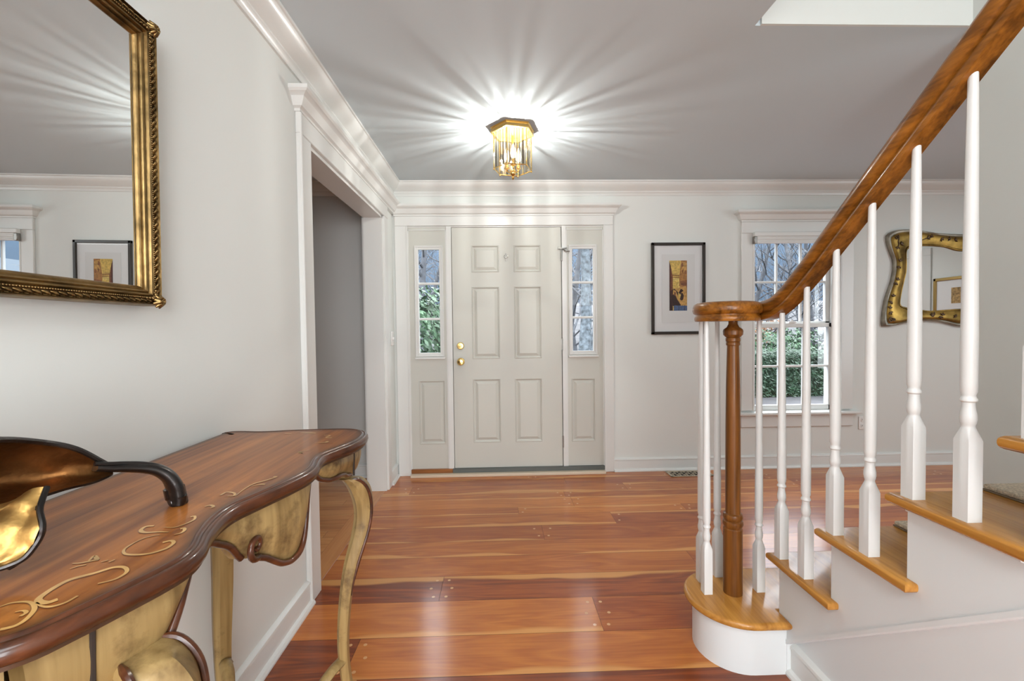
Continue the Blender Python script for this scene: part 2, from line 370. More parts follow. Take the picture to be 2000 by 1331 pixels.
# ================================================================ floor
random.seed(7)
def plank_floor(name, m, x0, x1, rows, seed, lmin, lmax, pegs, label, gap=.0014, fixed=None):
    random.seed(seed); bm = BM(); uvl = bm.loops.layers.uv.new('UVMap')
    ta = bm.verts.layers.float.new('tone'); aa = bm.verts.layers.float.new('across')
    peglist = []
    for ri in range(len(rows)-1):
        ya, yb = rows[ri]+gap/2, rows[ri+1]-gap/2
        x = x0-random.random()*lmax*.7
        joints = []
        while x < x1:
            ln = random.uniform(lmin, lmax); joints.append((x, x+ln)); x += ln
        for (a, b_) in joints:
            a2, b2 = max(a, x0)+gap/2, min(b_, x1)-gap/2
            if b2-a2 < .02: continue
            tone = min(1, max(0, random.gauss(.5, .30)))
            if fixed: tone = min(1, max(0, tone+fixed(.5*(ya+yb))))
            so, sv = random.random()*60, random.random()*40
            flip = random.random() < .5; sap = random.random() < .7
            vs = []
            for (px, py) in ((a2, ya), (b2, ya), (b2, yb), (a2, yb)):
                v = bm.verts.new((px, py, 0)); v[ta] = tone
                ac = (py-ya)/(yb-ya)
                v[aa] = (1-ac if flip else ac) if sap else 2.0
                vs.append(v)
            f = bm.faces.new(vs)
            for lp in f.loops:
                lp[uvl].uv = (lp.vert.co.x+so, lp.vert.co.y+sv)
            if pegs:
                for xe, sg in ((a2, 1), (b2, -1)):
                    if xe > x0+.05 and xe < x1-.05 and random.random() < .75:
                        np_ = 2 if yb-ya < .19 else 3
                        for q in range(np_):
                            peglist.append((xe+sg*(.028+(.02 if (q % 2) else 0)), ya+(yb-ya)*(q+.5)/np_))
    o_lo = min(rows); o_hi = max(rows)
    v = [bm.verts.new(p) for p in ((x0, o_lo, -.003), (x1, o_lo, -.003), (x1, o_hi, -.003), (x0, o_hi, -.003))]
    f = bm.faces.new(v); f.material_index = 1
    for (px, py) in peglist:
        ring = [bm.verts.new((px+.0075*cos(2*pi*i/12), py+.0075*sin(2*pi*i/12), .0005)) for i in range(12)]
        f = bm.faces.new(ring); f.material_index = 2
    # underside slab
    box(bm, (x0, o_lo, -.12), (x1, o_hi, -.006), mi=1)
    return obj(name, bm, [m, M_gap, M_peg], smooth=0, label=label, cat='floor', kind='structure', recenter=False)
rows = [-4.0]
while rows[-1] < 1.0: rows.append(rows[-1]+random.uniform(.17, .23))
rows = [r for r in rows if r < 1.2]+[1.33, 1.545, 1.755, 1.985, 2.185, 2.375, 2.545, 2.735, 2.91, 3.02, 3.19, 3.30, 3.46, 3.60, 3.746]
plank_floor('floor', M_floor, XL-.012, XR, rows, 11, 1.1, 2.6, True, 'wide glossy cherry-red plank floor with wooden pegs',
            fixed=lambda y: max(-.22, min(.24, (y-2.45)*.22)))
rows2 = [-4.0+i*.083 for i in range(200) if -4.0+i*.083 < YB]+[YB]
plank_floor('floor', M_floor2, RXL, XL-.118, rows2, 5, .5, 1.6, False, 'narrow orange oak floor of the side room')
bm = BM(); uvl = bm.loops.layers.uv.new('UVMap'); ta = bm.verts.layers.float.new('tone'); aa = bm.verts.layers.float.new('across')
vs = []
for p in ((XL-.118, OY0-.3, .0), (XL-.012, OY0-.3, .0), (XL-.012, OY1+.3, .0), (XL-.118, OY1+.3, .0)):
    v = bm.verts.new(p); v[ta] = .62; v[aa] = 2; vs.append(v)
f = bm.faces.new(vs)
for lp in f.loops: lp[uvl].uv = (lp.vert.co.y, lp.vert.co.x)
obj('trim_1', bm, M_floor2, smooth=0, kind='structure', recenter=False, label='oak threshold strip across the floor of the wide cased opening', cat='threshold')

# ================================================================ walls
def wall_holes(u0, u1, z0, z1, holes):
    """rectangles (u0,u1,z0,z1) covering the wall minus holes"""
    us = sorted({u0, u1, *[h[0] for h in holes], *[h[1] for h in holes]}); R_ = []
    for a, b_ in zip(us, us[1:]):
        hs = sorted([(h[2], h[3]) for h in holes if h[0] <= a+1e-6 and h[1] >= b_-1e-6]); z = z0
        for lo, hi in hs:
            if lo > z+1e-6: R_.append((a, b_, z, lo))
            z = hi
        if z < z1-1e-6: R_.append((a, b_, z, z1))
    return R_
T = .16
bm = BM()
for a, b_, c, d in wall_holes(RXL, XR+T, -.1, H+.1, [(DX0, DX1, -.1, DZ1), (WX0, WX1, WZ0, WZ1)]): box(bm, (a, YB, c), (b_, YB+T, d))
struct('wall_back', bm, M_wall, 'off-white front wall of the entrance hall around the door', 0)
bm = BM()
for a, b_, c, d in wall_holes(YREAR, YB, -.1, H+.1, [(OY0, OY1, -.1, OZ)]): box(bm, (XL-.13, a, c), (XL, b_, d))
struct('wall_left', bm, M_wall, 'off-white left wall with the gilt mirror and cased opening', 0)
bm = BM(); box(bm, (XR, YREAR, -.1), (XR+T, YB, H+.1)); struct('wall_right', bm, M_wall, 'off-white far wall of the side hall', 0)
bm = BM(); box(bm, (RXL-T, YREAR-T, -.1), (XR+T, YREAR, H+.1)); struct('wall_rear', bm, M_wall, 'off-white wall behind the viewer', 0)
bm = BM(); box(bm, (RXL-T, YREAR, -.1), (RXL, YB, H+.1)); struct('wall_side_room', bm, M_wall_shaded, 'wall of the dim side room, shade put into its grey', 0)
bm = BM(); box(bm, (RXL, YB-.012, 0), (XL-.131, YB-.001, H)); struct('wall_side_room_front', bm, M_wall_shaded, 'wall seen through the wide cased opening, shade put into its grey', 0)
bm = BM(); box(bm, (XW, YREAR, -.1), (XW+.12, YW, H)); box(bm, (XW, YREAR, H), (XW+.12, 1.80, 3.7)); struct('wall_stair', bm, M_wall, 'off-white wall closing the far side of the stairs', 0)
# ceiling with the stairwell opening
CX0, CX1, CY1 = 1.052, XW, 1.805
bm = BM()
box(bm, (RXL, YREAR, H), (CX0, YB, H+.12)); box(bm, (CX0, CY1, H), (XR, YB, H+.12)); box(bm, (CX1+.12, YREAR, H), (XR, CY1, H+.12))
struct('ceiling', bm, M_ceil, 'flat pale grey ceiling with the stairwell opening', 0)
bm = BM(); box(bm, (CX0-.02, CY1, H+.12), (CX1+.12, CY1+.1, 3.7)); box(bm, (CX0-.1, YREAR, H+.12), (CX0, CY1+.1, 3.7)); box(bm, (CX0-.1, YREAR, 3.7), (CX1+.12, CY1+.1, 3.8))
box(bm, (CX0+.022, CY1-.012, H), (CX1, CY1, H+.5))
struct('wall_stairwell', bm, M_wall, 'off-white walls of the open stairwell above the ceiling', 0)

# ---- crown moulding (trim)
CR = [(0, 0), (.085, 0), (.085, -.012), (.078, -.014), (.074, -.028), (.062, -.045), (.046, -.058), (.032, -.068), (.024, -.074), (.024, -.082), (.018, -.088), (.012, -.098), (.010, -.108), (0, -.108)]
bm = BM()
sweep2d(bm, [(XL, YREAR+.01), (XL, YB), (XR, YB), (XR, YREAR+.01)], CR, z=H-.0005)
struct('trim_2', bm, M_trim, 'white crown moulding around the top of the hall walls', 25)
bm = BM(); sweep2d(bm, [(RXL, YREAR+.1), (RXL, YB-.013), (XL-.131, YB-.013), (XL-.131, YREAR+.1)], CR, z=H-.0005)
struct('trim_3', bm, M_trim, 'crown moulding of the dim side room', 25)
# ---- baseboards
BP = [(0, 0), (.034, 0), (.034, .008), (.028, .018), (.016, .022), (.016, .085), (.014, .092), (.020, .096), (.018, .104), (.008, .110), (0, .112)]
def base(name, path, label):
    bm = BM(); sweep2d(bm, path, BP); struct(name, bm, M_trim, label, 25)
base('baseboard_back', [(.966, YB), (XR, YB)], 'white baseboard under the window along the front wall')
base('baseboard_left', [(XL, YREAR+.05), (XL, OY0-.102)], 'white baseboard of the left wall behind the console table')
base('baseboard_left_corner', [(XL, OY1+.098), (XL, YB-.022)], 'short white baseboard between the cased opening and the entrance')
base('baseboard_stair_wall', [(XW+.12, YW-.001), (XW+.12, YREAR+.1)], 'white baseboard on the far face of the stair wall')
base('baseboard_side_room', [(RXL, YB-.013), (XL-.131, YB-.013)], 'baseboard in the dim side room')
base('baseboard_right', [(XR, YB-.02), (XR, 1.97)], 'white baseboard of the far side hall wall')
# ---- door casings
CAP = [(0, 0), (.005, 0), (.005, .012), (.018, .018), (.026, .034), (.034, .052), (.046, .062), (.052, .064), (.060, .072), (.060, .088), (0, .088)]
def casing_y(name, x0, x1, z1, xo0, xo1, zcap, capx0, capx1, label, bottom=0, rightcap=True):
    """casing on the back wall: opening x0..x1, outer edges xo0..xo1"""
    bm = BM(); y = YB
    box(bm, (xo0, y-.022, bottom), (x0, y, z1), .003); box(bm, (x1, y-.022, bottom), (xo1, y, z1), .003)
    box(bm, (xo0, y-.024, z1), (xo1, y, zcap), .003)
    box(bm, (x0-.012, y-.026, bottom), (x0, y-.02, z1), .002); box(bm, (x1, y-.026, bottom), (x1+.012, y-.02, z1), .002)
    pts = [(xo0, y), (xo0, y-.022), (xo1, y-.022), (xo1, y)]
    pts = pts[::-1]
    sweep2d(bm, [(p[0], p[1]) for p in pts][::-1], CAP, z=zcap)
    box(bm, (xo0, y-.022, zcap), (xo1, y, zcap+.088))
    struct(name, bm, M_trim, label, 25)
casing_y('trim_4', DX0, DX1, DZ1, -.85, .968, 2.165, 0, 0, 'white casing and moulded head around the front door and sidelights')
casing_y('trim_5', WX0, WX1, WZ1+.01, 2.062, 3.035, 2.105, 0, 0, 'white casing and moulded head around the tall window', bottom=.50)
# opening casing on left wall
bm = BM(); x = XL
box(bm, (x, OY0-.115, 0), (x+.020, OY0, OZ), .003); box(bm, (x, OY1, 0), (x+.020, OY1+.095, OZ), .003)
box(bm, (x, OY0-.115, OZ), (x+.022, OY1+.1, OZ+.095), .003)
box(bm, (x+.016, OY0-.115, 0), (x+.026, OY0-.100, OZ+.09), .003)
sweep2d(bm, [(x, OY0-.115), (x+.02, OY0-.115), (x+.02, OY1+.30), (x, OY1+.30)][::-1], [(-o, h) for o, h in CAP][::-1], z=OZ+.09)
box(bm, (x, OY0-.115, OZ+.09), (x+.02, YB-.02, OZ+.178))
# jambs
box(bm, (x-.135, OY0-.001, 0), (x+.004, OY0+.018, OZ)); box(bm, (x-.135, OY1-.018, 0), (x+.004, OY1+.001, OZ)); box(bm, (x-.135, OY0, OZ-.018), (x+.004, OY1, OZ+.001))
box(bm, (x-.15, OY0-.1, 0), (x-.13, OY0, OZ+.09)); box(bm, (x-.15, OY1, 0), (x-.13, OY1+.1, OZ+.09)); box(bm, (x-.15, OY0-.1, OZ), (x-.13, OY1+.1, OZ+.09))
struct('trim_6', bm, M_trim, 'white casing with moulded head around the wide opening in the left wall', 25)

# ================================================================ entrance: door and sidelights
def panel(bm, x0, x1, z0, z1, y, rev=.012, dep=.011):
    """raised panel: sunk bevelled moulding and raised field; front face of slab at y (facing -Y)"""
    def ring(i, yy): return [bm.verts.new(p) for p in ((x0+i, yy, z0+i), (x1-i, yy, z0+i), (x1-i, yy, z1-i), (x0+i, yy, z1-i))]
    rs = [ring(0, y), ring(.004, y-.004), ring(.010, y-.001), ring(.014, y+.008), ring(.020, y+.009), ring(.043, y-.001), ring(.046, y-.001)]
    for A, B in zip(rs, rs[1:]):
        for j in range(4): bm.faces.new((A[j], A[(j+1) % 4], B[(j+1) % 4], B[j]))
    bm.faces.new(rs[-1])
def slab_with_holes(bm, x0, x1, z0, z1, y0, y1, holes):
    for a, b_, c, d in wall_holes(x0, x1, z0, z1, holes): box(bm, (a, y0, c), (b_, y1, d))
YD = 3.742   # face of door
d = thing('door_1', (.073, YD, 0), 'closed white six-panel front door between two sidelights', 'door', kind='structure')
P6 = [(-.222, .010, 1.700, 1.925), (.132, .360, 1.700, 1.925), (-.222, .010, .975, 1.580), (.132, .360, .975, 1.580), (-.222, .010, .268, .807), (.132, .360, .268, .807)]
bm = BM(); slab_with_holes(bm, -.383, .530, .045, 2.072, YD, YD+.02, P6); box(bm, (-.383, YD+.018, .045), (.530, YD+.045, 2.072))
obj('door_slab', bm, M_door, d, 0)
for p in P6:
    bm = BM(); panel(bm, *p, YD); obj('door_panel', bm, M_door, d, 0)
bm = BM(); lathe(bm, [(.0, -.002), (.030, 0), (.032, -.004), (.028, -.010), (.012, -.014), (.011, -.030), (.019, -.036), (.028, -.048), (.029, -.058), (.022, -.068), (.0, -.072)], (-.320, YD, .955), 24, 'Y', cap=False)
obj('door_knob', bm, M_brass, d, label='polished brass round knob')
bm = BM(); lathe(bm, [(.0, 0), (.030, 0), (.031, -.006), (.026, -.014), (.024, -.020), (.0, -.021)], (-.322, YD, 1.087), 24, 'Y', cap=False)
db = obj('deadbolt', bm, M_brass, d, label='brass deadbolt')
bm = BM(); box(bm, (-.338, YD-.032, 1.083), (-.306, YD-.018, 1.091), .002); obj('thumb_turn', bm, M_brass, db)
for z in (1.97-.06, 1.09, .265):
    if z > 1.5: continue
    bm = BM(); lathe(bm, [(.006, z-.05), (.006, z+.05)], (.536, YD-.006, 0), 10); box(bm, (.526, YD-.003, z-.048), (.546, YD+.002, z+.048))
    obj('hinge', bm, M_pewter, d, label='dark steel hinge')
bm = BM(); tube(bm, [(.533, YD-.010, 1.79), (.533, YD-.012, 1.90)], .008, 8); tube(bm, catmull([(.500, YD-.012, 1.895), (.54, YD-.02, 1.892), (.575, YD-.018, 1.895)], 4), .006, 6)
tube(bm, catmull([(.545, YD-.02, 1.885), (.570, YD-.035, 1.865), (.598, YD-.02, 1.868)], 5), .005, 6); lathe(bm, [(.009, -.0), (.009, -.012)], (.575, YD, 1.895), 10, 'Y')
obj('swing_bar_guard', bm, M_pewter, d, label='pewter swing-bar door guard')
bm = BM(); lathe(bm, [(.0, 0), (.006, -.002), (.006, -.010), (.0, -.012)], (.068, YD, 1.845), 10, 'Y', cap=False)
tube(bm, catmull([(.054, YD-.01, 1.84), (.056, YD-.012, 1.825), (.068, YD-.012, 1.818), (.080, YD-.012, 1.825), (.082, YD-.01, 1.84)], 5), .0042, 6)
tube(bm, [(.068, YD-.01, 1.856), (.068, YD-.01, 1.790)], .0042, 6)
obj('hook', bm, M_pewter, d, label='small pewter anchor-shaped hook')
# frame of the unit
bm = BM()
box(bm, (-.43, YB-.014, .03), (-.387, YB+.05, DZ1), .002); box(bm, (.535, YB-.014, .03), (.572, YB+.05, DZ1), .002)
box(bm, (DX0, YB-.008, DZ1-.010), (DX1, YB+.06, DZ1), .001)
box(bm, (DX0, YB+.055, .03), (DX1, YB+.07, .045)); box(bm, (-.39, YB+.043, .04), (.54, YB+.06, DZ1))
struct('trim_7', bm, M_trim, 'white mullions and head jamb between front door and sidelights', 25)
bm = BM(); box(bm, (DX0, YB-.075, -.002), (DX1, YB+.10, .022), .004); struct('trim_8', bm, mat('threshold_pale_wood', (.66, .55, .42), .5), 'pale threshold board under the front door')
bm = BM(); box(bm, (-.40, YB-.03, .021), (DX1, YB+.08, .0565), .003); struct('trim_9', bm, M_thresh_metal, 'dark grey metal sill under the front door and right sidelight')
bm = BM(); box(bm, (DX0, YB-.03, .021), (-.40, YB+.08, .055), .003); struct('trim_10', bm, M_thresh_wood, 'brown wooden sill under the left sidelight')
def sidelight(name, x0, x1, gx0, gx1, px0, px1, label):
    y = YB-.004
    t_ = thing(name, ((x0+x1)/2, y, .05), label, 'window', kind='structure')
    gz0, gz1 = 1.03, 1.893
    pan = (px0, px1, .262, .80)
    bm = BM(); slab_with_holes(bm, x0, x1, .055, DZ1-.010, y, y+.045, [(gx0-.004, gx1+.004, gz0-.004, gz1+.004), pan])
    box(bm, (pan[0], y+.02, pan[2]), (pan[1], y+.045, pan[3])); obj('panel_board', bm, M_door, t_, 0)
    bm = BM(); panel(bm, *pan, y); obj('raised_panel', bm, M_door, t_, 0)
    # applied moulding around the glass
    bm = BM()
    def fr(i, w_, ya, yb, bev=.003):
        a0, a1, b0, b1 = gx0-i, gx1+i, gz0-i, gz1+i
        box(bm, (a0, ya, b0), (a0+w_, yb, b1), bev); box(bm, (a1-w_, ya, b0), (a1, yb, b1), bev)
        box(bm, (a0+w_-.001, ya+.0004, b1-w_), (a1-w_+.001, yb, b1-.0003), bev*.5); box(bm, (a0+w_-.001, ya+.0004, b0+.0003), (a1-w_+.001, yb, b0+w_), bev*.5)
    fr(.030, .012, y-.014, y+.004); fr(.020, .022, y-.006, y+.02)
    box(bm, (gx0-.036, y-.022, gz0-.052), (gx1+.04, y+.002, gz0-.034), .004)
    obj('glazing_bead', bm, M_trim, t_, 25)
    bm = BM()
    for z in (1.325-.01, 1.61): box(bm, (gx0-.002, y+.008, z-.010), (gx1+.002, y+.034, z+.010), .004)
    obj('muntin', bm, M_trim, t_, 25)
    bm = BM(); pane(bm, gx0-.004, gx1+.004, gz0-.004, gz1+.004, y+.025); obj('glass_pane', bm, M_glass, t_, 0)
    bm = BM(); 
    for a, b_ in ((x0, x0+.006), (x1-.006, x1)): box(bm, (a, y-.007, .055), (b_, y, DZ1-.03))
    box(bm, (x0, y-.007, DZ1-.036), (x1, y, DZ1-.030)); obj('edge_bead', bm, M_trim, t_, 0)
sidelight('window_2', DX0, -.43, -.664, -.488, -.673, -.454, 'narrow three-pane sidelight left of the front door, green shrub outside')
sidelight('window_3', .572, DX1, .622, .800, .610, .813, 'narrow three-pane sidelight right of the front door, grey trunks outside')

# ================================================================ window_1 (double-hung, six over six lights)
t_ = thing('window_1', (2.55, YB, WZ0), 'tall white double-hung window with many small panes behind the balusters', 'window', kind='structure')
bm = BM()
box(bm, (WX0, YB-.002, WZ0), (WX0+.018, YB+T, WZ1)); box(bm, (WX1-.018, YB-.002, WZ0), (WX1, YB+T, WZ1)); box(bm, (WX0, YB-.002, WZ1-.018), (WX1, YB+T, WZ1))
obj('jamb', bm, M_trim, t_, 0)
bm = BM(); box(bm, (2.0, YB-.055, WZ0-.018), (3.095, YB+.10, WZ0+.006), .006, 2); obj('window_stool', bm, M_trim, t_)
bm = BM(); box(bm, (2.06, YB-.018, .355), (3.04, YB, WZ0-.018), .004); obj('apron', bm, M_trim, t_)
def sash(y, z0, z1, nx, nz, nm):
    x0, x1 = WX0+.018, WX1-.018; s = .036
    bm = BM()
    box(bm, (x0, y, z0), (x0+s, y+.035, z1), .003); box(bm, (x1-s, y, z0), (x1, y+.035, z1), .003)
    box(bm, (x0, y, z0), (x1, y+.035, z0+.045), .003); box(bm, (x0, y, z1-.038), (x1, y+.035, z1), .003)
    so = obj(nm, bm, M_trim, t_)
    gx0, gx1, gz0, gz1 = x0+s, x1-s, z0+.045, z1-.038
    bm = BM()
    for i in range(1, nx): xx = gx0+(gx1-gx0)*i/nx; box(bm, (xx-.008, y+.004, gz0), (xx+.008, y+.03, gz1), .003)
    for i in range(1, nz): zz = gz0+(gz1-gz0)*i/nz; box(bm, (gx0, y+.003, zz-.009), (gx1, y+.03, zz+.009), .003)
    obj('muntin', bm, M_trim, so)
    bm = BM(); pane(bm, gx0-.004, gx1+.004, gz0-.004, gz1+.004, y+.017); obj('glass_pane', bm, M_glass, so, 0)
sash(YB+.055, WZ0+.006, 1.245, 3, 2, 'lower_sash'); sash(YB+.095, 1.215, WZ1-.01, 3, 2, 'upper_sash')
bm = BM(); box(bm, (2.52, YB+.045, 1.246), (2.58, YB+.07, 1.262), .003); lathe(bm, [(.012, 1.26), (.012, 1.272)], (2.55, YB+.06, 0), 10); obj('sash_lock', bm, M_plastic, t_)
# cellular shade, raised
t_ = thing('window_shade', (2.55, YB-.03, 1.93), 'white raised shade with headrail at the top of the tall window', 'window shade')
bm = BM(); box(bm, (2.150, YB-.062, 1.975), (2.950, YB-.027, 2.012), .004); obj('headrail', bm, M_trim, t_)
bm = BM()
for i in range(4): box(bm, (2.176, YB-.060+.002*(i % 2), 1.918+i*.0143), (2.935, YB-.028, 1.9318+i*.0143), .002)
obj('shade_fabric', bm, mat('shade_fabric', (.82, .82, .80), .8), t_)
bm = BM(); box(bm, (2.150, YB-.058, 1.915), (2.178, YB-.024, 1.975), .004); obj('end_bracket', bm, M_pewter, t_)

# ================================================================ outlets, switch, floor grate
t_ = thing('electrical_outlet', (3.135, YB-.004, .33), 'white duplex outlet on the wall below the window sill', 'outlet')
bm = BM(); box(bm, (3.10, YB-.008, .318), (3.17, YB, .432), .003); obj('cover_plate', bm, M_plastic, t_)
for z in (.349, .401):
    bm = BM(); box(bm, (3.118, YB-.0105, z-.017), (3.152, YB-.006, z+.017), .004); r_ = obj('receptacle', bm, M_plastic, t_)
    bm = BM(); box(bm, (3.127, YB-.0112, z-.003), (3.1295, YB-.0098, z+.009)); box(bm, (3.1405, YB-.0112, z-.003), (3.143, YB-.0098, z+.007)); obj('slot', bm, M_slot, r_, 0)
t_ = thing('light_switch', (XL+.004, 3.66, 1.09), 'white light switch plate on the left wall beside the cased opening', 'light switch')
bm = BM(); box(bm, (XL, 3.625, 1.10), (XL+.007, 3.70, 1.215), .003); obj('cover_plate', bm, M_plastic, t_)
bm = BM(); box(bm, (XL+.006, 3.655, 1.148), (XL+.018, 3.668, 1.168), .002); obj('toggle', bm, M_plastic, t_)
t_ = thing('floor_register', (1.55, 3.63, 0), 'brass floor register with scroll-cut grille by the baseboard', 'floor register')
bm = BM(); x0, x1, y0, y1 = 1.39, 1.75, 3.560, 3.700
for a in ((x0, y0, x1, y0+.016), (x0, y1-.016, x1, y1), (x0, y0, x0+.022, y1), (x1-.022, y0, x1, y1)): box(bm, (a[0], a[1], .0005), (a[2], a[3], .006), .002)
nx = 11; cw = (x1-x0-.044)/nx; ch = (y1-y0-.032)/3
for i in range(nx):
    for j in range(3):
        cx = x0+.022+cw*(i+.5); cy = y0+.016+ch*(j+.5); s = 1 if (i+j) % 2 else -1
        tube(bm, catmull([(cx-s*cw*.5, cy-ch*.5, .003), (cx+s*cw*.1, cy-ch*.42, .003), (cx+s*cw*.3, cy, .003), (cx, cy+ch*.22, .003), (cx-s*cw*.2, cy+ch*.02, .003)], 3), .0022, 5)
        tube(bm, [(cx-s*cw*.2, cy+ch*.02, .003), (cx+s*cw*.5, cy+ch*.5, .003)], .0018, 4)
obj('grille', bm, M_grate, t_)
bm = BM(); box(bm, (x0+.01, y0+.01, .0003), (x1-.01, y1-.01, .0011)); obj('void_backing', bm, M_grate_dark, t_, 0)

# ================================================================ framed print
def framed_print(name, x0, x1, z0, z1, y, label, painter):
    t_ = thing(name, ((x0+x1)/2, y, z0), label, 'framed picture')
    fw, fd = .024, .026
    bm = BM()
    ring = [(x0, z0), (x1, z0), (x1, z1), (x0, z1)]
    for a, b_ in (((x0, z0), (x1, z0+fw)), ((x0, z1-fw), (x1, z1)), ((x0, z0), (x0+fw, z1)), ((x1-fw, z0), (x1, z1))): box(bm, (a[0], y-fd, a[1]), (b_[0], y-.002, b_[1]), .003)
    obj('frame', bm, M_black_frame, t_)
    bm = BM(); box(bm, (x0+.01, y-.010, z0+.01), (x1-.01, y-.003, z1-.01)); obj('mat_board', bm, M_mat_board, t_, 0)
    painter(t_, x0, x1, z0, z1, y)
    bm = BM(); pane(bm, x0+fw-.004, x1-fw+.004, z0+fw-.004, z1-fw+.004, y-.0165); obj('glazing', bm, M_pic_glass, t_, 0)
def canal(t_, x0, x1, z0, z1, y):
    W_, Hh = x1-x0, z1-z0
    a0, a1 = x0+W_*.195, x0+W_*.81; b0, b1 = z0+Hh*.128, z0+Hh*.873
    c0, c1 = x0+W_*.335, x0+W_*.665; e0, e1 = z0+Hh*.258, z0+Hh*.806
    bm = BM()
    for p in wall_holes(a0, a1, b0, b1, [(c0, c1, e0, e1)]): box(bm, (p[0], y-.0125, p[2]), (p[1], y-.010, p[3]))
    obj('inner_mat', bm, M_mat_inner, t_, 0)
    cols = [(.72, .50, .13), (.10, .028, .018), (.42, .20, .06), (.28, .11, .04), (.80, .62, .20), (.035, .012, .010), (.075, .13, .26), (.55, .36, .10), (.60, .34, .10), (.20, .07, .03)]
    ms = [mat('print_ink_%s' % n_, c, .7, var=(70, .35)) for n_, c in zip(('ochre', 'maroon', 'umber', 'sienna', 'yellow', 'black', 'blue', 'sand', 'amber', 'rust'), cols)]
    bm = BM()
    yy = [y-.0104]
    def poly(mi, pts):
        yy[0] -= .00004
        f = bm.faces.new([bm.verts.new((c0+(c1-c0)*u, yy[0], e0+(e1-e0)*v)) for u, v in pts]); f.material_index = mi
    poly(0, [(0, 0), (1, 0), (1, 1), (0, 1)])
    poly(1, [(0, 0), (.2, .0), (.22, .45), (.2, .68), (.08, .9), (.0, 1)])
    poly(9, [(.08, .40), (.22, .45), (.2, .68), (.1, .86)])
    poly(2, [(1, 1), (.68, 1), (.60, .80), (.56, .68), (.56, .5), (1, .3)])
    poly(8, [(.74, .98), (.98, .95), (.98, .80), (.66, .74)])
    poly(3, [(.68, .93), (.78, .96), (.80, .89), (.70, .86)]); poly(3, [(.70, .80), (.80, .84), (.80, .78), (.72, .74)]); poly(3, [(.86, .78), (.95, .82), (.96, .74), (.88, .72)])
    poly(3, [(.6, .58), (1, .62), (1, .46), (.72, .5)]); poly(9, [(.62, .54), (1, .56), (1, .50), (.70, .51)])
    poly(4, [(.2, .66), (.55, .64), (.54, .42), (.2, .42)])
    poly(7, [(.18, .72), (.26, .745), (.40, .755), (.52, .74), (.58, .70), (.57, .66), (.2, .66)])
    poly(3, [(.18, .715), (.57, .705), (.57, .692), (.18, .70)]); poly(3, [(.18, .665), (.57, .662), (.57, .652), (.18, .655)])
    poly(0, [(.22, .60), (.36, .59), (.50, .60), (.50, .44), (.22, .44)])
    poly(8, [(.2, .44), (.6, .46), (.95, .5), (1, .1), (.6, .1), (.3, .3)])
    poly(5, [(.0, .42), (.06, .36), (.10, .28), (.14, .16), (.18, 0), (0, 0)])
    poly(5, [(.08, .30), (.2, .42), (.36, .40), (.5, .28), (.66, .20), (.78, .22), (.82, .30), (.74, .36), (.62, .34), (.80, .40), (.66, .44), (.52, .36), (.40, .40), (.28, .44), (.12, .40)])
    poly(5, [(.1, .3), (.3, .34), (.46, .22), (.66, .11), (.4, .08), (.18, .1)])
    poly(9, [(.28, .38), (.38, .36), (.34, .30), (.24, .31)]); poly(0, [(.50, .36), (.66, .32), (.60, .24), (.50, .26)])
    poly(6, [(.24, 0), (1, 0), (1, .10), (.25, .105)]); poly(5, [(.52, 0), (.55, 0), (.55, .11), (.53, .11)]); poly(5, [(.84, 0), (.87, 0), (.87, .11), (.85, .11)])
    obj('print', bm, ms, t_, 0)
framed_print('framed_picture', 1.292, 1.752, 1.162, 1.935, YB, 'black-framed canal print with wide white mat between door and window', canal)

# gold-framed print on the far right wall (seen only in the curved mirror)
t_ = thing('framed_picture', (XR, 2.28, 1.28), 'thin gold-framed small print reflected in the curvy gold mirror', 'framed picture')
y0, y1, z0, z1 = 2.005, 2.55, 1.28, 1.79; bm = BM()
for a, b_ in (((y0, z0), (y1, z0+.035)), ((y0, z1-.035), (y1, z1)), ((y0, z0), (y0+.035, z1)), ((y1-.035, z0), (y1, z1))): box(bm, (XR-.025, a[0], a[1]), (XR-.001, b_[0], b_[1]), .004)
obj('frame', bm, mat('thin_gold_frame', (.62, .42, .16), .35, 1), t_)
bm = BM(); box(bm, (XR-.009, y0+.01, z0+.01), (XR-.002, y1-.01, z1-.01)); obj('mat_board', bm, M_mat_board, t_, 0)
bm = BM(); box(bm, (XR-.0105, 2.22, 1.47), (XR-.009, 2.33, 1.66)); obj('print', bm, mat('small_print', (.50, .33, .14), .8, var=(40, .6)), t_, 0)
# casing strip of a door on the right wall
bm = BM(); box(bm, (XR-.02, 1.83, 0), (XR, 1.965, 2.1), .003); box(bm, (XR-.02, .75, 2.1), (XR, 1.965, 2.19), .003); box(bm, (XR-.026, 1.83, 0), (XR-.018, 1.845, 2.1), .002); box(bm, (XR-.008, .85, 0), (XR, 1.83, 2.1)); box(bm, (XR-.02, .75, 0), (XR, .85, 2.1), .003)
struct('trim_11', bm, M_trim, 'white door casing on the far wall, reflected in the curvy gold mirror')

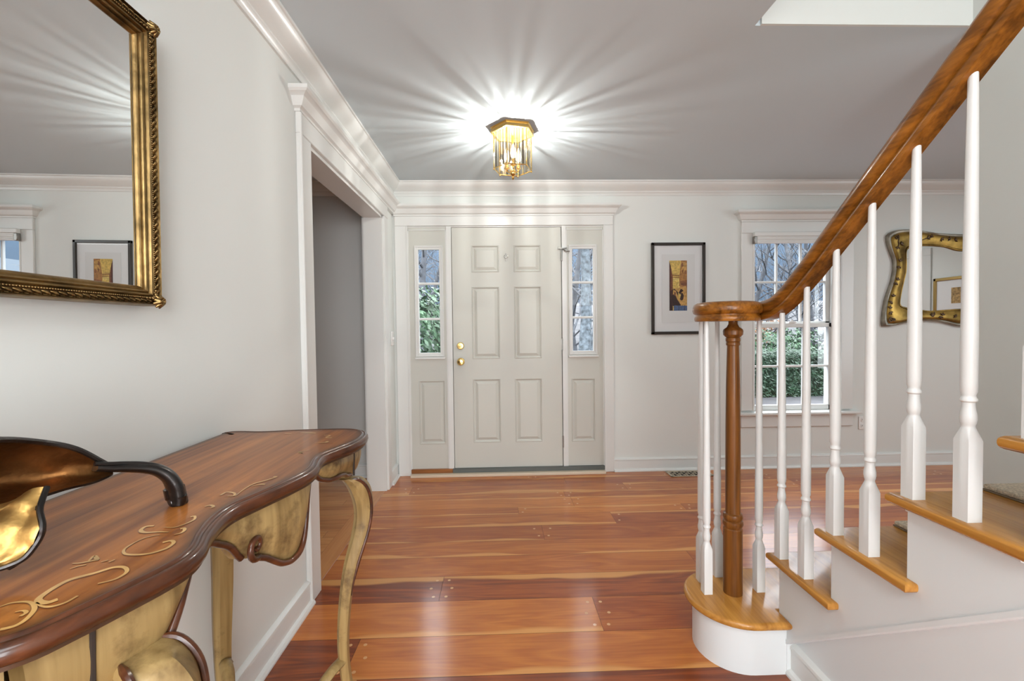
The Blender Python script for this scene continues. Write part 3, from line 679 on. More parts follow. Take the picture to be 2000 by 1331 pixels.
# ================================================================ curvy gold mirror on the back wall
MO = [(3.323, 1.965), (3.33, 1.988), (3.365, 2.014), (3.419, 2.029), (3.489, 2.033), (3.559, 2.03), (3.614, 2.024), (3.692, 2.012), (3.77, 2.0), (3.848, 1.994), (3.946, 1.99)]
ML = [(3.335, 1.905), (3.359, 1.837), (3.383, 1.777), (3.388, 1.709), (3.38, 1.648), (3.362, 1.573), (3.335, 1.497), (3.316, 1.437), (3.302, 1.361), (3.294, 1.301), (3.291, 1.24), (3.303, 1.206)]
MBt = [(3.389, 1.212), (3.49, 1.234), (3.631, 1.251), (3.78, 1.242), (3.859, 1.226), (3.951, 1.202)]
cx = 3.99
left = MBt[::-1]+ML[::-1]+MO                       # bottom middle -> left -> top middle
full = left+[(2*cx-x_, z_) for x_, z_ in left[::-1]]
MIi = [(3.956, 1.351), (3.86, 1.345), (3.778, 1.340), (3.70, 1.338), (3.622, 1.349), (3.54, 1.362), (3.496, 1.371), (3.465, 1.380), (3.450, 1.40), (3.450, 1.436), (3.462, 1.511), (3.478, 1.587), (3.495, 1.662), (3.50, 1.73), (3.50, 1.80), (3.505, 1.85), (3.53, 1.878), (3.615, 1.890), (3.693, 1.891), (3.771, 1.887), (3.85, 1.877), (3.948, 1.848)]
fullI = MIi+[(2*cx-x_, z_) for x_, z_ in MIi[::-1]]
def resample(loop, n):
    P = [Vector(p) for p in catmull([(a, b_, 0) for a, b_ in loop], 5, True)]
    # start at the point of smallest x nearest the bottom-left, measured by angle around centre: resample by angle
    out_ = []; L = [0]; m_ = len(P)
    for i in range(m_): L.append(L[-1]+(P[(i+1) % m_]-P[i]).length)
    for k in range(n):
        d_ = L[-1]*k/n
        i = max(j for j in range(m_) if L[j] <= d_+1e-9); f_ = (d_-L[i])/max(1e-9, L[i+1]-L[i])
        out_.append(P[i].lerp(P[(i+1) % m_], f_))
    return out_
def angular(loop, n, c=(3.99, 1.62)):
    P = catmull([(a, b_, 0) for a, b_ in loop], 8, True); res = []
    for k in range(n):
        th = -pi+2*pi*k/n; dx, dz = cos(th)*.42, sin(th)*.27   # elliptic fan keeps points spread
        best = None
        for i in range(len(P)):
            a, b_ = P[i], P[(i+1) % len(P)]
            ax, az, bx, bz = a.x-c[0], a.y-c[1], b_.x-c[0], b_.y-c[1]
            den = dx*(bz-az)-dz*(bx-ax)
            if abs(den) < 1e-12: continue
            s_ = (ax*(bz-az)-az*(bx-ax))/den; q = (ax*dz-az*dx)/den
            if s_ > 0 and -1e-6 <= q <= 1+1e-6 and (best is None or s_ < best): best = s_
        res.append(Vector((c[0]+dx*best, c[1]+dz*best)))
    return res
NM = 160
Oo = angular(full, NM); Ii = angular(fullI, NM)
t_ = thing('wall_mirror', (3.99, YB, 1.2), 'curvy gold-framed mirror with raised vines on the front wall behind the balusters', 'mirror')
def mring(bm, k, depth): return [bm.verts.new((Oo[i].x*(1-k)+Ii[i].x*k, YB-depth, Oo[i].y*(1-k)+Ii[i].y*k)) for i in range(NM)]
def band(bm, spec):
    rs = [mring(bm, k, d_) for k, d_ in spec]
    for A, B in zip(rs, rs[1:]):
        for i in range(NM): bm.faces.new((A[i], A[(i+1) % NM], B[(i+1) % NM], B[i]))
bm = BM(); band(bm, [(0, 0), (0, .022), (.03, .030), (.09, .033), (.15, .028), (.17, .024)]); obj('frame_rim', bm, M_silver_edge, t_, 60)
bm = BM(); band(bm, [(.17, .024), (.22, .034), (.38, .040), (.60, .036), (.80, .028), (.88, .024)]); obj('frame', bm, M_gold_frame2, t_, 60)
bm = BM(); band(bm, [(.88, .024), (.90, .020), (.93, .018), (1.0, .014), (1.0, .006)]); obj('inner_lip', bm, M_gold_dark, t_, 60)
bm = BM()
for i in range(NM):
    for q in (0, .5):
        a = Oo[i].lerp(Ii[i], .94); b2 = Oo[(i+1) % NM].lerp(Ii[(i+1) % NM], .94); p = a.lerp(b2, q)
        box(bm, (p.x-.0045, YB-.024, p.y-.0045), (p.x+.0045, YB-.015, p.y+.0045), .0012)
obj('bead_row', bm, M_gold_frame2, t_)
bm = BM(); vsm = [bm.verts.new((p.x, YB-.010, p.y)) for p in Ii]; bm.faces.new(vsm); obj('mirror_glass', bm, M_mirror, t_, 0)
def scroll(cx_, cz_, r, a0, turns, s=1, rad=.0045, y=YB-.041):
    bm = BM(); pts = []
    for i in range(18):
        f_ = i/17; rr = r*(1-f_*.82); a = a0+s*turns*2*pi*f_; pts.append((cx_+rr*cos(a), y, cz_+rr*sin(a)))
    tube(bm, pts, rad, 6); obj('scroll_ornament', bm, M_umber, t_)
def leafb(cx_, cz_, a, L_=.027, y=YB-.041):
    bm = BM()
    for da in (-.9, 0, .9):
        u = Vector((cos(a+da), 0, sin(a+da))); c_ = Vector((cx_, y, cz_))
        tube(bm, [c_, c_+u*L_*.5, c_+u*L_], [.003, .0072, .001], 6)
    obj('leaf_sprig', bm, M_umber, t_)
orn = [(3.392, 1.965, .020, 1.2, 1.3, -1, 'c'), (3.345, 1.262, .022, .5, 1.4, 1, 'c'), (3.372, 1.262, .014, 2.4, 1.2, -1, 'c')]
for q in orn: scroll(q[0], q[1], q[2], q[3], q[4], q[5])
bm = BM(); tube(bm, catmull([(3.412, YB-.04, 1.955), (3.404, YB-.042, 1.93), (3.41, YB-.042, 1.905), (3.402, YB-.041, 1.89)], 5), .0045, 6); obj('vine_stem', bm, M_umber, t_)
for x_, z_, a in ((3.402, 1.885, -1.8), (3.428, 1.905, .5), (3.420, 1.76, 1.2), (3.412, 1.72, -1.8), (3.40, 1.60, 1.2), (3.39, 1.58, -2.0), (3.365, 1.46, 1.4), (3.35, 1.42, -2.2), (3.335, 1.36, 1.3), (3.34, 1.33, -1.0), (3.66, 1.955, .4), (3.70, 1.965, 2.6), (3.78, 1.950, -.6), (3.90, 1.935, .4), (3.86, 1.945, 2.9), (3.56, 1.955, .2), (3.70, 1.295, .5), (3.73, 1.30, 2.7), (3.80, 1.295, 1.4), (3.785, 1.29, -1.6), (3.55, 1.30, .6), (3.92, 1.28, 2.5)):
    leafb(x_, z_, a)
    if x_ > 3.5: leafb(2*cx-x_, z_, pi-a)
bm = BM(); tube(bm, catmull([(3.62, YB-.036, 1.94), (3.66, YB-.040, 1.955), (3.71, YB-.040, 1.965)], 4), .004, 6); obj('vine_stem', bm, M_umber, t_)

# ================================================================ gilt rectangular mirror on the left wall
GY0, GY1, GZ0, GZ1 = .60, 1.122, 1.290, 1.964
t_ = thing('wall_mirror', (XL, (GY0+GY1)/2, GZ0), 'rectangular gilt-framed mirror hung above the console table on the left wall', 'mirror')
FWd = .078; t_.rotation_euler = (0, .0105, 0)
def frame_sweep(bm, prof):
    """prof: (inset from outer edge, projection from wall)"""
    rs = []
    for o_, d_ in prof:
        rs.append([bm.verts.new((XL+d_, y_, z_)) for y_, z_ in ((GY0+o_, GZ0+o_), (GY1-o_, GZ0+o_), (GY1-o_, GZ1-o_), (GY0+o_, GZ1-o_))])
    for A, B in zip(rs, rs[1:]):
        for j in range(4): bm.faces.new((A[j], A[(j+1) % 4], B[(j+1) % 4], B[j]))
bm = BM(); frame_sweep(bm, [(0, .001), (0, .040), (.002, .047), (.004, .049), (.005, .044), (.006, .040), (.016, .040), (.017, .043), (.0205, .043), (.022, .040), (.025, .0445), (.028, .0445), (.030, .037), (.033, .039), (.036, .037), (.037, .030), (.041, .0315), (.044, .029), (.046, .024), (.046, .004)])
obj('frame', bm, M_gold, t_, 35)
bm = BM()
def along(n_, off):
    res = []
    Ly, Lz = GY1-GY0-2*off, GZ1-GZ0-2*off
    for (y0_, z0_, dy, dz, L_) in ((GY0+off, GZ0+off, 1, 0, Ly), (GY1-off, GZ0+off, 0, 1, Lz), (GY1-off, GZ1-off, -1, 0, Ly), (GY0+off, GZ1-off, 0, -1, Lz)):
        k_ = int(L_/n_)
        for i in range(k_):
            s_ = (i+.5)*L_/k_; res.append((y0_+dy*s_, z0_+dz*s_, dy, dz))
    return res
for y_, z_, dy, dz in along(.0052, .0188):
    bmesh.ops.create_icosphere(bm, subdivisions=1, radius=.0024, matrix=Matrix.Translation((XL+.0440, y_, z_)))
obj('bead_row', bm, M_gold, t_, 60)
bm = BM()
for i, (y_, z_, dy, dz) in enumerate(along(.016, .011)):
    d_ = Vector((0, dy, dz)); q = Vector((0, -dz, dy)); c_ = Vector((XL+.0415, y_, z_))
    tube(bm, catmull([c_-d_*.0075+q*.0036, c_-d_*.0022+q*.0013+Vector((.003, 0, 0)), c_+d_*.0022-q*.0013+Vector((.003, 0, 0)), c_+d_*.0075-q*.0036], 3), [.0012]+[.0020]*3+[.0027]*3+[.0020]*2+[.0012], 6)
    tube(bm, [c_-d_*.0045-q*.0030, c_-q*.0040+Vector((.0015, 0, 0)), c_+d_*.003-q*.0025], [.0008, .0018, .0008], 5)
obj('leaf_carving', bm, M_gold, t_, 60)
for y_, z_ in ((GY0+.011, GZ0+.011), (GY1-.011, GZ0+.011), (GY1-.011, GZ1-.011), (GY0+.011, GZ1-.011)):
    bm = BM(); c_ = Vector((XL+.045, y_, z_))
    for i in range(9):
        a = 2*pi*i/9; r_ = .0165
        u = Vector((0, cos(a), sin(a)))
        tube(bm, [c_, c_+u*r_*.55+Vector((.008, 0, 0)), c_+u*r_], [.0035, .0050, .0022], 6)
    bmesh.ops.create_icosphere(bm, subdivisions=2, radius=.0055, matrix=Matrix.Translation(c_+Vector((.006, 0, 0))))
    for s1, s2 in ((1, 0), (0, 1)):
        dirY = -1 if y_ > .9 else 1; dirZ = -1 if z_ > 1.6 else 1
        for k_ in range(3):
            p = c_+Vector((0, dirY*s1*(.016+.009*k_), dirZ*s2*(.016+.009*k_)))+Vector((0, dirY*s2*(.007), dirZ*s1*(.007)))
            bmesh.ops.create_icosphere(bm, subdivisions=1, radius=.0055-.0010*k_, matrix=Matrix.Translation(p))
    obj('corner_ornament', bm, M_gold, t_, 60)
bm = BM(); box(bm, (XL+.003, GY0+.040, GZ0+.040), (XL+.024, GY1-.040, GZ1-.040)); obj('mirror_glass', bm, M_mirror, t_, 0)

# ================================================================ staircase
XT = .960     # outer edge of the return nosings
st = thing('staircase', (1.45, 1.0, 0), 'white-sided staircase with polished oak treads and rounded starting step', 'staircase')
NT = 8
def Yr(k): return Y2-(k-2)*RUN      # riser k lies at Y = Yr(k); riser 1 is the bullnose
def nosing_profile(t=.026):
    return [(0, -t), (.5, -t)]
# starting step
cxb, cyb, rb = .885, 1.650, .180
def bull_outline(r, ex):
    pts = []
    for i in range(25):
        a = radians(90+180*i/24); pts.append((cxb+r*cos(a), cyb+r*sin(a)))
    return [(XW, cyb+r)]+pts+[(XS+ex, cyb-r)]
bm = BM()
def rounded_slab(bm, pts, z0, z1, r=.011):
    """horizontal slab with rounded edge: stacks of inset outlines"""
    P = [Vector(p) for p in pts]; n = len(P)
    def inset(d_):
        res = []
        for i in range(n):
            a = (P[i]-P[i-1]).normalized(); b_ = (P[(i+1) % n]-P[i]).normalized()
            n0 = Vector((-a.y, a.x)); n1 = Vector((-b_.y, b_.x)); k_ = max(.4, 1+n0.dot(n1)); res.append(P[i]+(n0+n1)/k_*d_)
        return res
    lv = []
    for i in range(5): a = pi/2*i/4; lv.append((r*(1-sin(a)), z0+r*(1-cos(a))))
    for i in range(5): a = pi/2*i/4; lv.append((r*(1-cos(a)), z1-r*(1-sin(a))))
    rs = [[bm.verts.new((q.x, q.y, z_)) for q in inset(d_)] for d_, z_ in lv]
    for A, B in zip(rs, rs[1:]):
        for j in range(n): bm.faces.new((A[j], A[(j+1) % n], B[(j+1) % n], B[j]))
    bm.faces.new(rs[0]); bm.faces.new(rs[-1])
o_ = bull_outline(rb, -.012)
o_ = o_+[(XS, cyb-rb+.002), (XS, Yr(2)-.0), (XW, Yr(2))]
# anticlockwise order check handled by sign of area
def area2(p): return sum(p[i][0]*p[(i+1) % len(p)][1]-p[(i+1) % len(p)][0]*p[i][1] for i in range(len(p)))
if area2(o_) < 0: o_ = o_[::-1]
rounded_slab(bm, o_, RISE-.027, RISE, .012)
obj('tread', bm, M_oak_tread, st, 50, label='rounded oak starting tread')
bm = BM(); o2 = bull_outline(rb-.032, 0)+[(XS, Yr(2)), (XW, Yr(2))]
prism(bm, o2 if area2(o2) > 0 else o2[::-1], 2, 0, RISE-.027); obj('riser', bm, M_stringer, st, 50)
for k in range(2, NT+1):
    z1 = RISE*k; yf = Yr(k)+.028; ybk = Yr(k+1)-.03
    bm = BM()
    body = [(XT, yf), (XT, ybk), (XS+.002, ybk), (XS+.002, Yr(k+1)), (XW-.003, Yr(k+1)), (XW-.003, yf)]
    if area2(body) < 0: body = body[::-1]
    rounded_slab(bm, body, z1-.027, z1, .011); obj('tread', bm, M_oak_tread, st, 50)
    bm = BM(); box(bm, (XS+.003, Yr(k)-.018, RISE*(k-1)), (XW, Yr(k), z1-.027)); obj('riser', bm, M_stringer, st, 0)
    # cove under nosing
    bm = BM(); tube(bm, [(XS-.002, Yr(k)-.002, z1-.033), (XS-.002, Yr(k+1)+.006, z1-.033)], .007, 8); obj('cove_moulding', bm, M_stringer, st)
# stringer (open, sawtooth) in the plane X = XS, lower edge along the rake
def zr(y): return .150+(1.466-y)*(.673-.150)/(1.466-.806)
pts = [(Yr(2), 0.0), (Yr(2), RISE*2-.027)]
for k in range(3, NT+2): pts += [(Yr(k), RISE*(k-1)-.027), (Yr(k), RISE*k-.027)]
pts[-1] = (Yr(NT+1), RISE*NT-.027)
yend = Yr(NT+1); pts += [(yend, zr(yend)), (1.50, zr(1.50)), (1.50, 0)]
bm = BM(); prism(bm, pts, 0, XS, XS+.034); obj('stringer', bm, M_stringer, st, 0)
bm = BM()
d_ = Vector((0, -1, (zr(0)-zr(1))*1.0)).normalized()
a_ = Vector((XS+.004, 1.52, zr(1.52)-.014)); b_ = Vector((XS+.004, yend, zr(yend)-.014))
sweep3d(bm, [a_, b_], [(.008, .014), (.008, .003), (.005, 0), (-.030, 0), (-.030, .014)])
obj('rake_moulding', bm, M_stringer, st, 30)
bm = BM(); prism(bm, [(1.505, 0), (1.505, zr(1.505)-.01), (yend, zr(yend)-.01), (-2.0, zr(yend)), (-2.0, 0)], 0, XS+.030, XS+.048); obj('wall_panel', bm, M_stringer, st, 0)
bm = BM(); sweep2d(bm, [(XS+.030, 1.515), (XS+.030, -2.0)][::-1], [(-o, h) for o, h in BP][::-1], z=0); obj('baseboard', bm, M_trim, st, 25)
# the rest of the enclosure behind the camera-side
bm = BM(); box(bm, (XS+.016, -2.0, 0), (XS+.03, Yr(NT+1), 2.0)); 
bm.free()

# ---- stair rugs
for k, lab in ((2, 'beige carpet pad on the second stair tread'), (3, 'beige carpet pad on the third stair tread'), (4, 'beige carpet pad on the fourth stair tread'), (5, 'beige carpet pad on the fifth stair tread')):
    t_ = thing('carpet_pad', (1.56, Yr(k)-.1, RISE*k), lab, 'stair carpet', 'beige carpet pads on the stair treads')
    zz = RISE*k; yf = Yr(k)+.022; y1 = Yr(k+1)+.03
    bm = BM(); box(bm, (1.205, y1, zz+.004), (1.80, yf, zz+.017), .005, 2); obj('pile', bm, M_carpet, t_)
    bm = BM(); box(bm, (1.203, y1-.002, zz+.0003), (1.802, yf+.001, zz+.0045), .001); obj('backing', bm, mat('carpet_backing', (.22, .16, .10), .9), t_)

# ---- railing
rl = thing('stair_railing', (1.0, 1.2, RISE), 'oak handrail with spiral volute on white turned balusters and oak newel', 'stair railing')
XB = .990
def zrail(y): return 1.725-(y-.92)*.798       # underside of the straight rail
path = []
for y in (-.35, 0, .3, .6, .8, 1.0, 1.1, 1.2, 1.3): path.append((XB, y, zrail(y)))
ease = catmull([(XB, 1.36, zrail(1.36)+.000), (XB, 1.42, 1.331), (XB, 1.48, 1.291), (XB, 1.54, 1.262), (XB, 1.60, 1.247), (XB, 1.66, 1.2425)], 4)
path += [tuple(p) for p in ease]
vc = (.886, 1.672)
for i in range(1, 49):
    a = radians(4+i*9.3); f_ = i/48
    r_ = .104+.003*min(1, f_*2.2)-max(0, f_-.50)*.155
    path.append((vc[0]+r_*cos(a), vc[1]+r_*sin(a), 1.243))
PR = [(o_*1.10, h_*1.13) for o_, h_ in [(-.020, 0), (-.023, .006), (-.0225, .014), (-.018, .019), (-.018, .022), (-.026, .027), (-.0295, .036), (-.0290, .046), (-.024, .056), (-.014, .062), (0, .064),
      (.014, .062), (.024, .056), (.0290, .046), (.0295, .036), (.026, .027), (.018, .022), (.018, .019), (.0225, .014), (.023, .006), (.020, 0)]]
bm = BM(); sweep3d(bm, path, PR)
obj('handrail', bm, M_oak_rail, rl, 50)
bm = BM(); lathe(bm, [(0, 1.243), (.058, 1.243), (.062, 1.250), (.060, 1.262), (.056, 1.266), (.064, 1.276), (.066, 1.290), (.056, 1.302), (.03, 1.3075), (0, 1.308)], (vc[0], vc[1], 0), 32, cap=False)
obj('volute_eye', bm, M_oak_rail, rl, 50)
# newel
zb = RISE
npf = [(0, zb), (.034, zb), (.034, .452), (.031, .456), (.0335, .462), (.0365, .470), (.0355, .480), (.030, .485), (.0335, .490), (.0355, .499), (.033, .508), (.027, .512), (.0265, .53), (.0268, .70), (.0262, .85), (.0245, 1.0), (.0215, 1.13), (.021, 1.150), (.0245, 1.153), (.0245, 1.162), (.0225, 1.164), (.0255, 1.167), (.026, 1.178), (.023, 1.181), (.027, 1.184), (.0345, 1.192), (.0355, 1.205), (.033, 1.212), (.022, 1.220), (.016, 1.232), (.016, 1.243), (0, 1.243)]
bm = BM(); lathe(bm, npf, (vc[0], vc[1]-.012, 0), 32, cap=False)
obj('newel_post', bm, M_oak_newel, rl, 35)
def baluster(x, y, z0, z1, rot=0):
    hb = .185 if z1-z0 > 0 else .18; w = .0158
    bm = BM()
    lv = [(w, 0), (w, hb-.014)]
    # square block blending to round
    rings = []; n = 24
    def sqp(a, s):  # square of half side s
        c_, d2 = cos(a), sin(a); k_ = s/max(abs(c_), abs(d2)); return (c_*k_, d2*k_)
    prof = [(w, 0, 0), (w, hb-.002, .01), (.0125, hb+.010, .985), (.0112, hb+.014, 1), (.0112, hb+.018, 1), (.0125, hb+.021, 1), (.0140, hb+.030, 1), (.0137, hb+.040, 1), (.0115, hb+.052, 1), (.0108, hb+.060, 1), (.0110, hb+.066, 1), (.0140, hb+.069, 1), (.0143, hb+.073, 1), (.0120, hb+.077, 1), (.0112, hb+.081, 1), (.0135, hb+.088, 1), (.0142, hb+.10, 1), (.0142, hb+.20, 1), (.0085, z1-z0, 1)]
    for r_, h_, b_ in prof:
        ring = []
        for i in range(n):
            a = 2*pi*i/n; sx, sy = sqp(a, min(r_, w)); cx_, cy_ = r_*cos(a), r_*sin(a)
            # corners stay lower than the middles where the square melts into the round
            px, py = sx*(1-b_)+cx_*b_, sy*(1-b_)+cy_*b_
            hh = h_
            if b_ == .01: hh = h_-.012*(abs(sin(2*a)))**2
            px, py = px*cos(rot)-py*sin(rot), px*sin(rot)+py*cos(rot)
            ring.append(bm.verts.new((x+px, y+py, z0+hh)))
        rings.append(ring)
    for A, B in zip(rings, rings[1:]):
        for i in range(n): bm.faces.new((A[i], A[(i+1) % n], B[(i+1) % n], B[i]))
    bm.faces.new(rings[0]); bm.faces.new(rings[-1])
    return obj('baluster', bm, M_white, rl, 35)
for i in range(8):
    y = 1.528-i*.124; k = 2+i//2
    baluster(XB, y, RISE*k, zrail(y)+.008 if y < 1.45 else (1.270 if y < 1.5 else 1.268))
for (x, y) in ((.992, 1.668), (.950, 1.752), (.884, 1.778), (.803, 1.745), (.786, 1.664)): baluster(x, y, RISE, 1.250)

# ================================================================ console table
TT = .915
far = [(-.858, 1.392), (-.835, 1.412), (-.80, 1.414), (-.746, 1.406), (-.70, 1.408), (-.657, 1.417), (-.56, 1.424), (-.480, 1.422), (-.428, 1.398), (-.400, 1.345), (-.394, 1.28), (-.402, 1.225), (-.424, 1.165), (-.438, 1.12), (-.433, 1.075), (-.421, 1.03), (-.418, .985), (-.427, .94), (-.440, .895), (-.456, .845), (-.469, .80), (-.468, .755), (-.453, .70), (-.434, .655), (-.428, .62), (-.434, .585), (-.450, .54), (-.466, .50), (-.488, .46), (-.535, .434), (-.62, .436), (-.70, .448), (-.746, .452), (-.80, .440), (-.835, .444), (-.858, .462)]
loop = [Vector((p.x, p.y)) for p in catmull([(a, b_, 0) for a, b_ in far], 5, False)]
# straight back
nb = 24
loop += [Vector((-.858, .462+(1.392-.462)*i/nb)) for i in range(1, nb)]
if area2([(p.x, p.y) for p in loop]) < 0: loop = loop[::-1]
NLp = len(loop)
def inset_loop(P, d_):
    n = len(P); res = []
    for i in range(n):
        a = (P[i]-P[i-1]).normalized(); b_ = (P[(i+1) % n]-P[i]).normalized()
        n0 = Vector((-a.y, a.x)); n1 = Vector((-b_.y, b_.x)); k_ = max(.5, 1+n0.dot(n1)); res.append(P[i]+(n0+n1)/k_*d_)
    return res
tb = thing('console_table', (-.64, .93, 0), 'serpentine wooden console table with painted scroll top and cream cabriole legs, against left wall', 'table')
# top board with antiqued dark border held in a colour attribute
def top_material():
    m = wood('scrubbed_walnut_top', (.15, .040, .008), (.47, .165, .033), 1, .55, .40, .45, wear=(3.2, (.16, .05, .014)))
    n = m.node_tree; b = n.nodes['Principled BSDF']; L = n.links
    src = b.inputs['Base Color'].links[0].from_socket
    at = n.nodes.new('ShaderNodeAttribute'); at.attribute_name = 'border'
    mr = n.nodes.new('ShaderNodeMapRange'); mr.inputs['From Min'].default_value = .0; mr.inputs['From Max'].default_value = 1.0; mr.inputs['To Max'].default_value = .92
    mx = n.nodes.new('ShaderNodeMix'); mx.data_type = 'RGBA'
    L.new(at.outputs['Fac'], mr.inputs[0]); L.new(mr.outputs[0], mx.inputs[0]); L.new(src, mx.inputs[6]); mx.inputs[7].default_value = (.035, .018, .010, 1)
    L.new(mx.outputs[2], b.inputs['Base Color'])
    return m
M_top = top_material()
bm = BM(); ba = bm.verts.layers.float.new('border')
rings = []
for d_, z_, v_ in ((.004, TT-.030, 1), (.004, TT-.006, 1), (.010, TT-.0015, 1), (.017, TT, 1), (.021, TT, .75), (.034, TT, .28), (.052, TT, .03)):
    L_ = inset_loop(loop, d_); r_ = []
    for p in L_: v = bm.verts.new((p.x, p.y, z_)); v[ba] = v_; r_.append(v)
    rings.append(r_)
for A, B in zip(rings, rings[1:]):
    for j in range(NLp): bm.faces.new((A[j], A[(j+1) % NLp], B[(j+1) % NLp], B[j]))
from mathutils.geometry import tessellate_polygon
for rg in (rings[-1], rings[0]):
    for tri in tessellate_polygon([[v.co for v in rg]]): bm.faces.new([rg[i] for i in tri])
# painted scrolls: thin ribbons lying on the board
def ribbon(pts, ws, mi, zo=.0006):
    P = catmull([(a, b_, 0) for a, b_ in pts], 8); m_ = len(P); prev = None
    for i, p in enumerate(P):
        a = P[max(0, i-1)]; b2 = P[min(m_-1, i+1)]; t = (b2-a).normalized(); n_ = Vector((-t.y, t.x, 0)); f_ = i/(m_-1)
        w_ = ws[0]+(ws[1]-ws[0])*min(1, f_*2) if f_ < .5 else ws[1]+(ws[2]-ws[1])*(f_-.5)*2
        cur = (bm.verts.new((p.x+n_.x*w_, p.y+n_.y*w_, TT+zo)), bm.verts.new((p.x-n_.x*w_, p.y-n_.y*w_, TT+zo)))
        if prev: f = bm.faces.new((prev[0], prev[1], cur[1], cur[0])); f.material_index = mi
        prev = cur
for pts_, w0, w1 in [([(-0.555, 0.721),(-0.566, 0.718),(-0.563, 0.705),(-0.55, 0.697),(-0.532, 0.698),(-0.515, 0.697)], 0.0032, 0.0012),([(-0.499, 0.687),(-0.493, 0.692),(-0.494, 0.702),(-0.5, 0.709),(-0.504, 0.707)], 0.001, 0.0026),([(-0.522, 0.688),(-0.536, 0.679),(-0.54, 0.662),(-0.538, 0.644),(-0.527, 0.631),(-0.512, 0.627),(-0.493, 0.629),(-0.48, 0.641),(-0.479, 0.654),(-0.482, 0.662),(-0.49, 0.667),(-0.498, 0.662)], 0.001, 0.0026),([(-0.534, 0.714),(-0.516, 0.714),(-0.508, 0.728),(-0.506, 0.742),(-0.514, 0.755),(-0.519, 0.752)], 0.001, 0.002),([(-0.498, 0.556),(-0.485, 0.565),(-0.484, 0.581),(-0.496, 0.593),(-0.511, 0.594),(-0.524, 0.581),(-0.541, 0.567),(-0.544, 0.549),(-0.541, 0.53),(-0.534, 0.522),(-0.522, 0.519),(-0.516, 0.525)], 0.0022, 0.0036),([(-0.499, 0.531),(-0.501, 0.518),(-0.51, 0.511),(-0.523, 0.513),(-0.535, 0.52)], 0.0022, 0.0008),([(-0.569, 0.514),(-0.562, 0.521),(-0.544, 0.521),(-0.526, 0.509),(-0.516, 0.492),(-0.515, 0.479),(-0.525, 0.473)], 0.0012, 0.0026),([(-0.541, 0.503),(-0.534, 0.505),(-0.527, 0.501),(-0.527, 0.495)], 0.001, 0.002),([(-0.576, 0.607),(-0.566, 0.608),(-0.556, 0.613),(-0.549, 0.616)], 0.001, 0.002),([(-0.566, 0.593),(-0.561, 0.6),(-0.554, 0.603)], 0.001, 0.0014),([(-0.56, 0.613),(-0.564, 0.626),(-0.551, 0.616)], 0.0015, 0.0026),([(-0.54, 0.609),(-0.535, 0.614)], 0.0012, 0.0012),([(-0.529, 0.608),(-0.527, 0.615)], 0.0015, 0.0012),([(-0.53, 0.85),(-0.528, 0.866),(-0.51, 0.86),(-0.503, 0.846),(-0.514, 0.845)], 0.0026, 0.001),([(-0.499, 0.844),(-0.503, 0.881),(-0.501, 0.91),(-0.487, 0.93),(-0.476, 0.951),(-0.483, 0.954)], 0.0008, 0.0022),([(-0.497, 0.897),(-0.485, 0.906),(-0.476, 0.906)], 0.001, 0.0028),([(-0.516, 1.148),(-0.5, 1.133),(-0.513, 1.144),(-0.495, 1.163)], 0.0026, 0.001),([(-0.511, 1.235),(-0.484, 1.238),(-0.482, 1.252)], 0.001, 0.004),([(-0.521, 1.327),(-0.502, 1.323),(-0.504, 1.299),(-0.485, 1.292)], 0.002, 0.003),([(-0.651, 1.359),(-0.626, 1.352)], 0.003, 0.001),([(-0.607, 1.367),(-0.556, 1.356)], 0.002, 0.004),([(-0.524, 0.796),(-0.518, 0.802),(-0.508, 0.795),(-0.509, 0.788)], 0.003, 0.0015)]:
    if len(pts_) < 3: pts_ = [pts_[0], tuple((p+q)/2 for p, q in zip(*pts_)), pts_[1]]
    ribbon([(p[0]+.0012, p[1]-.0012) for p in pts_], (w0*.8, max(w0, w1)*1.25, w1*.8), 2, .0003); ribbon(pts_, (w0*.7, max(w0, w1)*.9, w1), 1, .0007)
obj('table_top', bm, [M_top, M_inlay, M_inlay2], tb, 30)
# edge moulding: fat roll with a small step above it
bm = BM()
sec = [(.004, -.027), (-.003, -.026), (-.009, -.022), (-.0115, -.015), (-.0108, -.008), (-.007, -.003), (-.002, -.001), (.001, -.0025), (.004, .0012), (.008, .0015), (.010, .0006), (.010, -.027)]
rs = []; keep = [i for i in range(NLp) if not (loop[i].x < -.8575 and .47 < loop[i].y < 1.385)]
i0 = next(i for i in range(NLp) if i in keep and (i-1) % NLp not in keep); order = [(i0+k) % NLp for k in range(len(keep))]
for d_, h_ in sec:
    L_ = inset_loop(loop, d_+.008); rs.append([bm.verts.new((L_[i].x, L_[i].y, TT+h_)) for i in order])
for k in range(len(rs)):
    A, B = rs[k], rs[(k+1) % len(rs)]
    for j in range(len(order)-1): bm.faces.new((A[j], A[j+1], B[j+1], B[j]))
obj('edge_moulding', bm, M_bead, tb, 50)
# aprons
front = [p for p in loop if p.x > -.500 and .45 < p.y < 1.39]
front.sort(key=lambda p: p.y)
def interp(tab, y):
    if y <= tab[0][0]: return tab[0][1]
    for (a, za), (b_, zb_) in zip(tab, tab[1:]):
        if a <= y <= b_: f_ = (y-a)/(b_-a); f_ = f_*f_*(3-2*f_); return za+(zb_-za)*f_
    return tab[-1][1]
ZB = [(.46, .775), (.57, .785), (.600, .800), (.625, .835), (.645, .865), (.665, .880), (.70, .884), (.735, .878), (.765, .866), (.79, .851), (.812, .836), (.832, .800), (.86, .790), (.885, .778), (.905, .760), (.925, .743), (.95, .735), (.975, .738), (.995, .750), (1.008, .775), (1.02, .82), (1.035, .86), (1.07, .882), (1.11, .870), (1.14, .845), (1.17, .834), (1.21, .832), (1.24, .826), (1.27, .812), (1.295, .808), (1.32, .80), (1.39, .80)]
ys = [.468+i*.0065 for i in range(142)]; ys = [y for y in ys if y < 1.388]
fr_loop = {}
